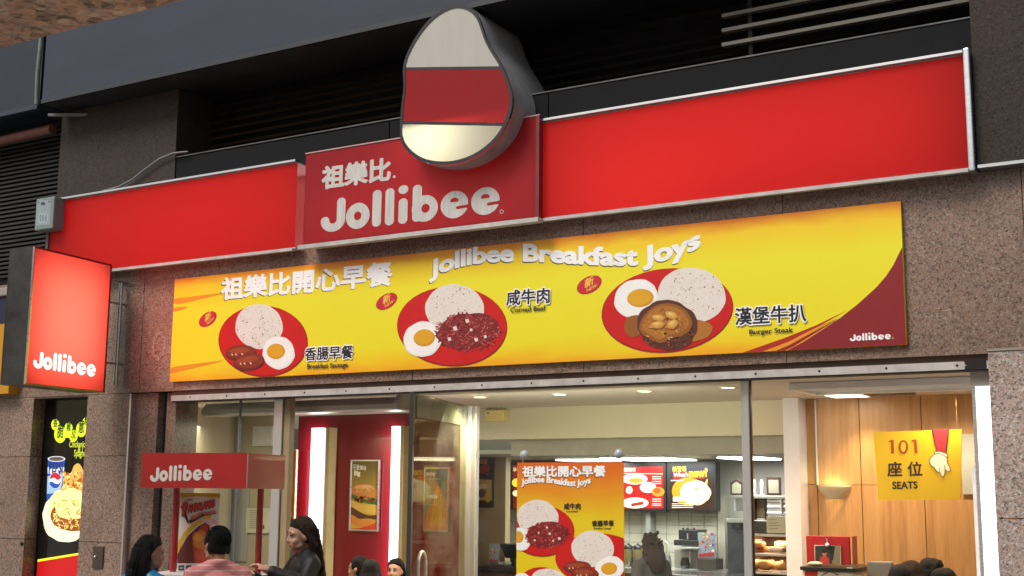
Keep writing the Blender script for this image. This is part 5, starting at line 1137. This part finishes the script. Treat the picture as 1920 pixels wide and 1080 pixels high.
pth = [(978, 909.5), (994, 905.5), (1012, 904), (1034, 905.5), (1056, 909), (1074, 911), (1090, 910), (1108, 905)]
a.wave('Jollibee Breakfast Joys', pth, 15.5, SH2, .055, .5, .8); a.wave('Jollibee Breakfast Joys', pth, 15.5, WHT, .045); a.build('title_lettering', hb)
a = Art(fr, h0=.003); DKB = ink(50, 40, 20)
a.text('咸牛肉', (1057.5, 954), (1089, 954), DKB, bold=.03); a.text('香腸早餐', (1110, 986), (1151.5, 985.5), DKB, bold=.03); a.text('Corned Beef', (1062, 960.5), (1084, 960.3), DKB, bold=.02, res=30); a.text('Breakfast Sausage', (1114, 992.3), (1146, 992), DKB, bold=.02, res=30); a.build('dish_lettering', hb)
for px_ in (983, 1160):
    p_ = P(px_, 853 if px_ < 1000 else 851, .16); b = MB(); b.lathe((p_.x, .152, p_.z), [(0, .018), (.012, .017), (.03, .006), (.036, -.006)], pm('clear_rubber', (.42, .46, .52), .12, coat=.5), 20, axis='y'); b.build('suction_cup', hb)
    b = MB(); b.tube([(p_.x, .138, p_.z-.01), (p_.x, .138, z1-.004)], .003, SILV, 6); b.build('hook', hb)
# ------------------------------------------------------------------ red kiosk in front of the glass
KR = pm('kiosk_red', (.42, .014, .016), .35, var=.08, scale=5, coat=.15)
KP = pm('kiosk_red_pole', (.38, .010, .016), .18, var=.05, coat=.6)
ka = math.radians(17.6); FAX, DAX = Vector((math.cos(ka), math.sin(ka), 0)), Vector((-math.sin(ka), math.cos(ka), 0))
KC = PW(463, 882, 8.6); f1 = Frame(KC, FAX, (0, 0, 1)); f2 = Frame(KC, DAX, (0, 0, 1))
kzt = KC.z+(f1.px(463, 848)[1]+f1.px(263, 850)[1])/2; kzb = KC.z+(f1.px(460, 915.5)[1]+f1.px(265, 915)[1])/2
W1 = -f1.px(264, 880)[0]; D1 = f2.px(535, 885)[0]
kc = thing('snack_kiosk', KC+FAX*(-W1/2)+DAX*(D1/2)-Vector((0, 0, KC.z)), 'red snack kiosk with lettered canopy on two red poles', 'kiosk')
def kpt(a_, d_, z): return Vector((KC.x, KC.y, 0))+FAX*a_+DAX*d_+Vector((0, 0, z))
b = MB(); b.prism([kpt(-W1, 0, kzb), kpt(0, 0, kzb), kpt(0, D1, kzb), kpt(-W1, D1, kzb)], (0, 0, kzt-kzb), KR); b.build('canopy', kc, bevel=.008)
b = MB(); b.obox(kpt(.003, .0, (kzt+kzb)/2), FAX*.003, DAX*.004, (0, 0, (kzt-kzb)/2-.004), pm('pale_seam', (.45, .25, .24), .5)); b.build('corner_seam', kc)
a = Art(f1, h0=.002); a.logo((281, 903.5), (398, 900), ink(226, 220, 214), hp=31); a.ell(400, 899, 1.2, 1.2, ink(190, 80, 70)); a.build('lettering', kc)
ctop = PW(505, 1077, 8.75).z; pd = D1*.5
for px_ in (331, 488.5):
    u_ = Frame(kpt(0, pd, 0), FAX, (0, 0, 1)).px(px_, 935)[0]
    b = MB(); b.tube([kpt(u_, pd, ctop), kpt(u_, pd, kzb-.001)], .023, KP, 18); b.build('pole', kc)
b = MB(); b.prism([kpt(-W1+.02, .02, ctop-.04), kpt(.05, .02, ctop-.04), kpt(.05, D1-.02, ctop-.04), kpt(-W1+.02, D1-.02, ctop-.04)], (0, 0, .039), WHITEP); b.build('counter_top', kc, bevel=.006)
b = MB(); b.prism([kpt(-W1+.05, .06, .02), kpt(0.02, .06, .02), kpt(0.02, D1-.05, .02), kpt(-W1+.05, D1-.05, .02)], (0, 0, ctop-.062), KR); b.build('cabinet', kc)
# drinks poster standing on the kiosk counter
fk = Frame(kpt(0, pd+.10, 0), FAX, (0, 0, 1))
ux0, ux1 = fk.px(337, 960)[0], fk.px(411, 960)[0]; vz1 = fk.px(372, 924.5)[1]; vz0 = ctop+.002
kp = thing('drinks_poster', kpt((ux0+ux1)/2, pd+.1, vz0), 'white and yellow drinks poster with red lettering standing on the kiosk counter', 'poster')
b = MB(); c = [fk.at(ux0, vz0), fk.at(ux1, vz0), fk.at(ux1, vz1), fk.at(ux0, vz1)]; b.prism(c, DAX*.012, ink(222, 214, 206)); b.build('board', kp)
a = Art(fk, rect=(ux0+.001, ux1-.001, vz0, vz1)); YL = ink(214, 170, 30)
a.poly([(335, 925), (412, 926), (412, 934), (380, 931), (356, 931), (335, 936)], YL)
a.poly([(333, 1022), (344, 1000), (362, 982), (384, 968), (396, 965), (393, 973), (372, 984), (352, 1002), (340, 1022), (334, 1040)], YL, 3)
a.poly([(333, 1040), (340, 1026), (352, 1005), (372, 987), (392, 976), (393, 990), (392, 1030), (391, 1056), (333, 1056)], ink(92, 34, 26)); a.poly([(374, 990), (390, 980), (391, 1056), (366, 1056), (362, 1020)], ink(176, 50, 24)); a.ell(376, 1012, 15, 18, ink(196, 116, 44), 10, wob=.06); a.ell(372, 1008, 8, 8, ink(216, 150, 60)); a.ell(378, 1040, 12, 10, ink(180, 70, 40))
a.poly([(370, 970), (404, 976), (410, 990), (396, 1000), (393, 985)], ink(216, 176, 168)); a.ell(402, 990, 6, 8, ink(236, 220, 214))
a.poly([(333, 1056.5), (412, 1056), (412, 1090), (333, 1090)], ink(206, 204, 200)); a.poly([(335, 1060), (346, 1059.5), (346, 1071), (335, 1071.5)], ink(50, 44, 50)); a.poly([(337, 1063), (344, 1063), (344, 1067), (337, 1067)], ink(150, 146, 150)); a.poly([(349, 1060), (360, 1059.5), (360, 1071), (349, 1071.5)], ink(70, 60, 64))
a.text('Jollibee', (347, 940), (362, 938), ink(196, 120, 70), bold=.03, res=30)
RD = ink(198, 58, 48); BK = ink(60, 34, 34)
a.poly([(339, 950), (345, 946), (353, 974), (355, 982), (351, 980)], BK); a.poly([(354, 976), (380, 962), (404, 958), (407, 963), (382, 968), (357, 982)], BK)
a.text('P', (341, 966), (352, 963), BK, bold=.13, h=1.55, res=30); a.text('P', (342, 965), (352.5, 962), RD, bold=.09, h=1.5, res=30)
a.text('AMPALAMIG', (352.5, 961), (402.5, 950), BK, bold=.11, h=1.9, res=30); a.text('AMPALAMIG', (353.5, 960), (403, 949.2), RD, bold=.07, h=1.85, res=30)
a.text('FRUITY', (358, 975.5), (380, 965.5), ink(206, 110, 104), bold=.09, h=1.2, res=30); a.text('COOLERS', (382, 965), (405, 961.5), ink(206, 110, 104), bold=.09, h=1.2, res=30)
a.build('print', kp)

# ------------------------------------------------------------------ people
SKIN = pm('skin_warm', (.48, .26, .165), .5, var=.08, scale=14); SKIN2 = pm('skin_light', (.58, .34, .235), .48, var=.07, scale=14); SKIN3 = pm('skin_tan', (.42, .22, .13), .5, var=.08, scale=14)
def hairmat(n_, c): return pm(n_, c, .5, var=.6, scale=12, stretch=(14, 14, 1.2), bump=.8, bscale=26, spec=.22)
HAIR = hairmat('hair_black', (.008, .007, .008)); HAIRB = hairmat('hair_dark_brown', (.030, .016, .011))
LIP = pm('lips', (.36, .10, .085), .4); TEETH = pm('teeth', (.7, .68, .62), .3); EYEW = pm('eye_white', (.6, .58, .55), .2); IRIS = pm('iris_dark', (.012, .008, .006), .15)
def shirtmat(n_, c, stripe=None, sheen=.7):
    m, n, b_, L = _mat(n_); b_.inputs['Roughness'].default_value = sheen
    t = noise_node(n, 7, 4, .6); r = ramp(n, [(.3, [x*.88 for x in c]), (.7, c)], t.outputs['Fac']); out = r.outputs[0]
    if stripe:
        tc = n.nodes.new('ShaderNodeTexCoord'); sx = n.nodes.new('ShaderNodeSeparateXYZ'); L.new(tc.outputs['Object'], sx.inputs[0])
        mu = n.nodes.new('ShaderNodeMath'); mu.operation = 'MULTIPLY'; mu.inputs[1].default_value = 1/.034; L.new(sx.outputs['Z'], mu.inputs[0])
        fr_ = n.nodes.new('ShaderNodeMath'); fr_.operation = 'FRACT'; L.new(mu.outputs[0], fr_.inputs[0])
        rr = ramp(n, [(.0, (0, 0, 0)), (.74, (0, 0, 0)), (.80, (1, 1, 1)), (.92, (1, 1, 1)), (.98, (0, 0, 0))], fr_.outputs[0])
        mx = n.nodes.new('ShaderNodeMix'); mx.data_type = 'RGBA'; L.new(rr.outputs[0], mx.inputs['Factor']); L.new(out, mx.inputs['A']); mx.inputs['B'].default_value = rgb(stripe); out = mx.outputs['Result']
    L.new(out, b_.inputs['Base Color'])
    t2 = noise_node(n, 9, 3, .5); bp = n.nodes.new('ShaderNodeBump'); bp.inputs['Strength'].default_value = .5; bp.inputs['Distance'].default_value = .03; L.new(t2.outputs['Fac'], bp.inputs['Height']); L.new(bp.outputs[0], b_.inputs['Normal'])
    return m
def remesh(o, voxel, sm=3):
    r = o.modifiers.new('remesh', 'REMESH'); r.mode = 'VOXEL'; r.voxel_size = voxel; r.use_smooth_shade = True
    if sm: s = o.modifiers.new('smooth', 'SMOOTH'); s.iterations = sm; s.factor = .5
    bpy.context.view_layer.update()
    me = bpy.data.meshes.new_from_object(o.evaluated_get(bpy.context.evaluated_depsgraph_get()))
    o.modifiers.clear(); old = o.data; nm = old.name; mats = list(old.materials); o.data = me; bpy.data.meshes.remove(old); me.name = nm
    if not me.materials:
        for m in mats: me.materials.append(m)
    return o
def person(base, heading, top, label, skin, hair_m, hair, shirt, trouser, turn=0, tilt=0, pitch=0, lean=0, sit=False, arms=None, voxel=.010, face=True, hand=False, collar=False, group=None):
    """base: point on the ground; heading: direction of the chest; top: height of the crown"""
    dz = -.40 if sit else 0
    s = top/(1.65+dz); hd = Vector((heading[0], heading[1], 0)).normalized(); rz = math.atan2(-hd.x, hd.y)
    M = Matrix.Translation(Vector((base[0], base[1], 0))) @ Matrix.Rotation(rz, 4, 'Z') @ Matrix.Scale(s, 4)
    nk = Vector((0, -.02, 1.40)); LM = Matrix.Translation((0, 0, .9)) @ Matrix.Rotation(-lean, 4, 'X') @ Matrix.Translation((0, 0, -.9))
    HM = LM @ Matrix.Translation(nk) @ Matrix.Rotation(turn, 4, 'Z') @ Matrix.Rotation(tilt, 4, 'Y') @ Matrix.Rotation(-pitch, 4, 'X') @ Matrix.Translation(-nk)
    D = Matrix.Translation((0, 0, dz))
    def ball(b, c, r, m, k='b', n=14, rot=None):
        A_ = {'h': HM, 'b': LM, 'l': Matrix.Identity(4)}[k]; T_ = M @ D @ A_
        R3 = T_.to_3x3().normalized() @ (rot or Matrix.Identity(3)); b.ball(T_ @ Vector(c), tuple(x*s for x in r), m, n, max(8, n*2//3), R3)
    def tube(b, pts, rs, m, k='b', n=12):
        T_ = M @ D @ {'h': HM, 'b': LM, 'l': Matrix.Identity(4)}[k]
        q = [T_ @ Vector(p) for p in pts]; b.tube(q, [r*s for r in rs], m, n)
        for p, r in zip(q, rs): b.ball(p, r*s, m, n, 8)
    arms = arms or {}
    SH = {1: (.165, -.02, 1.325), -1: (-.165, -.02, 1.325)}
    EL = {k: arms.get(k, ((.215*k, -.05, 1.06), (.20*k, .08, .86)))[0] for k in (1, -1)}; WR = {k: arms.get(k, ((.215*k, -.05, 1.06), (.20*k, .08, .86)))[1] for k in (1, -1)}
    body = MB()
    # head and face
    ball(body, (0, -.008, 1.550), (.072, .092, .096), skin, 'h', 20); ball(body, (0, .030, 1.490), (.058, .060, .062), skin, 'h', 18); ball(body, (0, .066, 1.447), (.024, .022, .020), skin, 'h')
    for k in (1, -1):
        ball(body, (.036*k, .058, 1.500), (.026, .024, .026), skin, 'h'); ball(body, (.030*k, .076, 1.553), (.026, .012, .010), skin, 'h'); ball(body, (.076*k, -.006, 1.520), (.010, .020, .031), skin, 'h'); ball(body, (.080*k, -.012, 1.528), (.008, .018, .018), skin, 'h')
        ball(body, (.048*k, .030, 1.462), (.016, .030, .018), skin, 'h')
    tube(body, [(0, .080, 1.548), (0, .092, 1.515), (0, .097, 1.502)], [.008, .010, .012], skin, 'h'); ball(body, (.012, .087, 1.499), (.009, .010, .008), skin, 'h'); ball(body, (-.012, .087, 1.499), (.009, .010, .008), skin, 'h')
    ball(body, (0, .078, 1.470), (.026, .014, .016), skin, 'h')
    tube(body, [(0, -.018, 1.47), (0, -.026, 1.38), (0, -.02, 1.33)], [.050, .051, .062], skin)
    # trunk
    def trunk(b, m, e):
        ball(b, (0, -.018, 1.285), (.150+e, .088+e, .085+e), m, n=18); ball(b, (0, -.008, 1.18), (.152+e, .104+e, .16+e), m, n=18); ball(b, (0, 0, 1.03), (.132+e, .092+e, .17+e), m, n=18); ball(b, (0, -.008, .89), (.160+e, .112+e, .13+e), m, n=18)
        tube(b, [(-.145, -.02, 1.325), (-.05, -.03, 1.375), (.05, -.03, 1.375), (.145, -.02, 1.325)], [.052+e, .048+e, .048+e, .052+e], m)
    trunk(body, skin, 0)
    for k in (1, -1):
        tube(body, [SH[k], EL[k], WR[k]], [.050, .040, .026], skin)
        e_, w_ = Vector(EL[k]), Vector(WR[k]); dv = (w_-e_).normalized(); sd_ = dv.cross(Vector((0, 0, 1))); sd_ = sd_.normalized() if sd_.length > .1 else Vector((k, 0, 0)); dn = sd_.cross(dv)
        if hand:
            tube(body, [w_, w_+dv*.045], [.026, .030], skin); tube(body, [w_+dv*.04-sd_*.022, w_+dv*.04+sd_*.022], [.017, .017], skin); tube(body, [w_+dv*.075-sd_*.026, w_+dv*.075+sd_*.026], [.015, .013], skin)
            for i, (o_, l_) in enumerate(((-.030, .066), (-.010, .076), (.010, .070), (.029, .054))):
                p0 = w_+dv*.08+sd_*o_; tube(body, [p0, p0+dv*l_*.5+dn*.004, p0+dv*l_*.85-dn*.014, p0+dv*l_*.98-dn*.030], [.0095, .0088, .008, .0072], skin, n=8)
            p0 = w_+dv*.025-sd_*.026*(1); tube(body, [p0, p0+dv*.03-sd_*.022-dn*.006, p0+dv*.058-sd_*.026-dn*.012], [.0125, .0105, .009], skin, n=8)
        else:
            tube(body, [w_, w_+dv*.08], [.026, .034], skin); 
            for o_ in (-.024, -.008, .008, .024): tube(body, [w_+dv*.08+sd_*o_, w_+dv*.15+sd_*o_-dn*.012], [.011, .009], skin, n=8)
            tube(body, [w_+dv*.03-sd_*.026, w_+dv*.085-sd_*.045], [.013, .010], skin, n=8)
        if sit: lg_ = [(.085*k, 0, .88), (.10*k, .42, .87), (.10*k, .44, .50), (.10*k, .46, .42)]
        else: lg_ = [(.085*k, 0, .88), (.09*k, .01, .48), (.092*k, -.015, .09), (.092*k, -.01, .06)]
        tube(body, lg_, [.088, .058, .040, .040], skin, 'l'); f0 = Vector(lg_[-1]); tube(body, [f0+Vector((0, -.03, -.02)), f0+Vector((.01*k, .16, -.03))], [.036, .028], skin, 'l')
    o = body.build('person'); remesh(o, voxel, 2); tag(o, label, 'person', group); WLOC[o.name] = Vector((0, 0, 0))
    # clothes
    b = MB(); trunk(b, shirt, .014)
    for k in (1, -1):
        e_, w_ = Vector(EL[k]), Vector(WR[k]); end = w_-(w_-e_)*.04 if arms.get('long') else Vector(SH[k])+(e_-Vector(SH[k]))*.78
        if arms.get('long'): tube(b, [SH[k], EL[k], end], [.066, .056, .044], shirt)
        else: tube(b, [SH[k], end], [.068, .064], shirt)
    if collar:
        for i in range(14):
            t = math.radians(205+i*(340-205+360-205+40)/14*.62)
        for i in range(22):
            t = 2*math.pi*i/22; 
            if math.sin(t) > .86: continue
            ball(b, (.068*math.cos(t), -.022+.066*math.sin(t), 1.392-.020*math.sin(t)), (.020, .020, .026), shirt, n=10)
    so2 = b.build('shirt', o); remesh(so2, voxel*1.0, 3)
    b = MB()
    for k in (1, -1):
        lg_ = [(.085*k, 0, .88), (.10*k, .42, .87), (.10*k, .44, .46)] if sit else [(.085*k, 0, .88), (.09*k, .01, .48), (.092*k, -.015, .10)]
        tube(b, lg_, [.10, .072, .06], trouser, 'l')
    ball(b, (0, -.008, .885), (.166, .120, .115), trouser, 'l' if sit else 'b'); t_ = b.build('trousers', o); remesh(t_, voxel*1.4, 2)
    # hair
    b = MB()
    ball(b, (0, -.036, 1.553), (.078, .075, .102) if hair == 'short' else (.081, .078, .104), hair_m, 'h', 20); ball(b, (0, -.014, 1.594), (.077, .086, .060), hair_m, 'h', 20)
    if hair == 'short':
        ball(b, (0, -.056, 1.508), (.060, .044, .050), hair_m, 'h', 16)
        for k in (1, -1): ball(b, (.068*k, .012, 1.560), (.014, .030, .042), hair_m, 'h'); ball(b, (.066*k, -.035, 1.515), (.016, .030, .05), hair_m, 'h')
        for _ in range(0):
            an = random.uniform(0, 6.28); el = random.uniform(.15, 1.4); q = Vector((.080*math.cos(an)*math.cos(el), -.016+.094*math.sin(an)*math.cos(el), 1.568+.092*math.sin(el))); ball(b, q, (.014, .016, .005), hair_m, 'h', 8)
    else:
        ln = {'long': .62, 'mid': .34, 'bob': .20, 'pony': .12}[hair]
        for k in (1, -1):
            tube(b, [(.034*k, .044, 1.632), (.070*k, .016, 1.58), (.080*k, -.032, 1.52), (.080*k, -.062, 1.45)], [.012, .015, .024, .030], hair_m, 'h', 8)
        N_ = 9
        for i in range(N_+1):
            t = i/N_; z = 1.52-ln*t; spread = .078+.045*math.sin(min(1, t*1.3)*1.6)-.035*t*t
            ball(b, (0, -.066-.060*math.sin(min(1.0, t*1.6)*1.57), z), (spread, .050, .075), hair_m, 'h' if t < .3 else 'b', 14)
        for _ in range(46):
            x0 = random.uniform(-1, 1); z1_ = 1.54-ln*random.uniform(.8, 1.12); an = x0*1.5
            tube(b, [(.078*math.sin(an), -.03-.075*math.cos(an), 1.56), (.095*math.sin(an), -.045-.085*math.cos(an), 1.42), (.115*math.sin(an), -.06-.075*math.cos(an), (1.42+z1_)/2), (.10*math.sin(an)+random.uniform(-.015, .015), -.07-.065*math.cos(an), min(z1_, 1.41))], [.010, .012, .012, .004], hair_m, 'b' if hair == 'long' else 'h', 6)
    if arms.get('messy'):
        for _ in range(70):
            an = random.uniform(0, 6.28); z_ = random.uniform(1.36, 1.66); q = Vector((.105*math.cos(an), -.05+.09*math.sin(an), z_)) if z_ < 1.6 else Vector((.06*math.cos(an), -.03+.07*math.sin(an), z_))
            if q.y > .04: continue
            ball(b, q, (random.uniform(.012, .024),)*3, hair_m, 'h', 8)
    h_ = b.build('hair', o); remesh(h_, voxel*.75, 2)
    if hair != 'short' and voxel < .01:      # loose strands over the mass
        b = MB()
        for _ in range(240):
            an = random.uniform(-1.75, 1.75); sa, ca_ = math.sin(an), math.cos(an); j = random.uniform(.98, 1.07); zl = 1.54-ln*random.uniform(.55, 1.15); wv = random.uniform(-.012, .012)
            tube(b, [(.008*sa, .0-.012*ca_, 1.657), (.050*sa*j, -.018-.052*ca_*j, 1.640), (.083*sa*j, -.025-.085*ca_*j, 1.575), (.098*sa*j+wv, -.045-.090*ca_*j, 1.43)], [.0015, .0025, .003, .003], hair_m, 'h', 4)
            tube(b, [(.098*sa*j+wv, -.045-.090*ca_*j, 1.43), (.120*sa*j, -.062-.078*ca_*j, (1.43+zl)/2), (.108*sa*j-wv, -.07-.070*ca_*j, min(zl, 1.40))], [.003, .003, .0015], hair_m, 'h', 4)
        st = b.build('strands', o); bmx = bmesh.new(); bmx.from_mesh(h_.data); bmx.from_mesh(st.data); bmx.to_mesh(h_.data); bmx.free(); bpy.data.objects.remove(st)
    if hair == 'short' and voxel < .01:      # short locks
        b = MB()
        for _ in range(520):
            an = random.uniform(0, 6.283); el = random.uniform(-.35, 1.5); ce = math.cos(el)
            p_ = Vector((.078*math.cos(an)*ce, -.026+.088*math.sin(an)*ce, 1.562+.096*math.sin(el)))
            if p_.y > .03 and p_.z < 1.60: continue
            nrm_ = Vector((p_.x, p_.y+.026, p_.z-1.562)).normalized(); dn_ = Vector((random.uniform(-.5, .5), -.5, -1)); dn_ = (dn_-nrm_*dn_.dot(nrm_)).normalized()
            tube(b, [p_, p_+dn_*.018+nrm_*.003, p_+dn_*.034+nrm_*.002], [.003, .003, .0012], hair_m, 'h', 4)
        st = b.build('strands', o); bmx = bmesh.new(); bmx.from_mesh(h_.data); bmx.from_mesh(st.data); bmx.to_mesh(h_.data); bmx.free(); bpy.data.objects.remove(st)
    if face:
        T_ = M @ D @ HM
        b = MB()
        for k in (1, -1): ball(b, (.030*k, .0735, 1.536), (.014, .010, .0075), EYEW, 'h', 12); ball(b, (.030*k, .0795, 1.5345), (.0065, .006, .0062), IRIS, 'h', 10)
        b.build('eyes', o); b = MB()
        for k in (1, -1):
            tube(b, [(.014*k, .085, 1.556), (.030*k, .0865, 1.562), (.047*k, .074, 1.557)], [.003, .0035, .002], HAIR, 'h', 6); tube(b, [(.015*k, .0835, 1.537), (.030*k, .0855, 1.5435), (.045*k, .074, 1.538)], [.0022, .0028, .002], HAIR, 'h', 6)
        b.build('eyebrows', o); b = MB()
        tube(b, [(-.026, .076, 1.474), (-.012, .090, 1.4715), (0, .0925, 1.473), (.012, .090, 1.4715), (.026, .076, 1.474)], [.002, .0038, .0034, .0038, .002], LIP, 'h', 8); tube(b, [(-.024, .077, 1.471), (-.010, .089, 1.4615), (.010, .089, 1.4615), (.024, .077, 1.471)], [.002, .0042, .0042, .002], LIP, 'h', 8)
        tube(b, [(-.018, .083, 1.470), (0, .0905, 1.467), (.018, .083, 1.470)], [.0015, .0034, .0015], TEETH, 'h', 8); b.build('mouth', o)
    return o
FH = Vector((-_sy, _cy, 0)); RH = Vector((_cy, _sy, 0))           # directions away from and across the street view
def gp(px, py, w): v = PW(px, py, w); return (v.x, v.y), v.z
(bm_, tz) = gp(413, 989, 8.15)
man = person(bm_, FH*.86-RH*.30, tz, 'man seen from behind in pink striped polo shirt at the red kiosk', SKIN3, HAIR, 'short', shirtmat('pink_striped_cotton', (.84, .30, .29), (.86, .62, .58)), pm('denim', (.05, .07, .12), .8), turn=math.radians(20), pitch=math.radians(4), lean=math.radians(6), collar=True, voxel=.008, hand=True, arms={1: ((.25, .04, 1.08), (.14, .26, 1.06)), -1: ((-.25, .04, 1.08), (-.12, .27, 1.07))})
(bm_, tz) = gp(279, 1003, 8.1)
wl = person(bm_, FH*.70+RH*.55, tz, 'woman with long black hair in shiny blue top at left of the kiosk', SKIN, HAIR, 'long', shirtmat('blue_satin', (.02, .30, .62), None, .28), pm('black_trouser', (.02, .02, .022), .7), turn=math.radians(-26), pitch=math.radians(6), voxel=.008, arms={1: ((.23, .03, 1.07), (.16, .24, 1.03)), -1: ((-.22, -.03, 1.06), (-.2, .14, .9))})
(bm_, tz) = gp(569, 968, 8.75)
wr = person(bm_, -FH*.42-RH*.86, tz, 'smiling woman with long dark hair in black jacket behind the kiosk', SKIN2, HAIRB, 'long', shirtmat('black_jacket', (.010, .010, .011), None, .6), pm('black_skirt', (.015, .015, .016), .7), turn=math.radians(4), tilt=math.radians(-5), pitch=math.radians(9), voxel=.008, hand=True, arms={'long': True, -1: ((-.27, .08, 1.20), (-.17, .26, 1.285)), 1: ((.20, .12, 1.12), (.05, .33, 1.24))})
b = MB()
# guests inside
def guest(px, py, w, heading, label, hair, hm, shirt_c, sit=True, skin=SKIN, turn=0, group='seated guests', messy=False):
    (q, tz) = gp(px, py, w)
    return person(q, heading, tz, label, skin, hm, hair, pm('cotton', shirt_c, .8), pm('guest_trouser', (.03, .03, .04), .8), turn=turn, sit=sit, voxel=.013, group=group, arms={'messy': messy})
guest(672, 1043, 11.6, FH*.3-RH*.9, 'dark haired guest in profile beside the burger poster wall', 'short', HAIR, (.1, .1, .12))
guest(696, 1049, 11.2, FH, 'black haired guest seen from behind below the burger poster', 'mid', HAIR, (.08, .08, .09))
guest(742, 1047, 11.9, -FH-RH*.35, 'girl with black hair looking out beside the glass door edge', 'mid', HAIR, (.3, .3, .32), skin=SKIN2)
guest(1218, 1000, 11.4, FH*.85-RH*.5, 'customer with messy dark hair at the counter right of the hanging poster', 'bob', HAIRB, (.05, .045, .05), sit=False, group=None, messy=True)
guest(1688, 1058, 9.1, FH*.9+RH*.3, 'dark haired guest seen from behind, leftmost of the group under the seats sign', 'bob', HAIR, (.07, .06, .06))
guest(1707, 1051, 9.45, FH, 'brown haired guest seen from behind below the seats sign', 'bob', HAIRB, (.08, .05, .05))
guest(1750, 1047, 9.5, -FH*.5+RH*.85, 'guest in dark red with face in profile right of the brown haired one', 'mid', HAIR, (.22, .03, .035), skin=SKIN2)
guest(1764, 1065, 8.95, FH*.4-RH*.7, 'small guest with black hair in front at right near the lit door frame', 'short', HAIR, (.05, .05, .05))
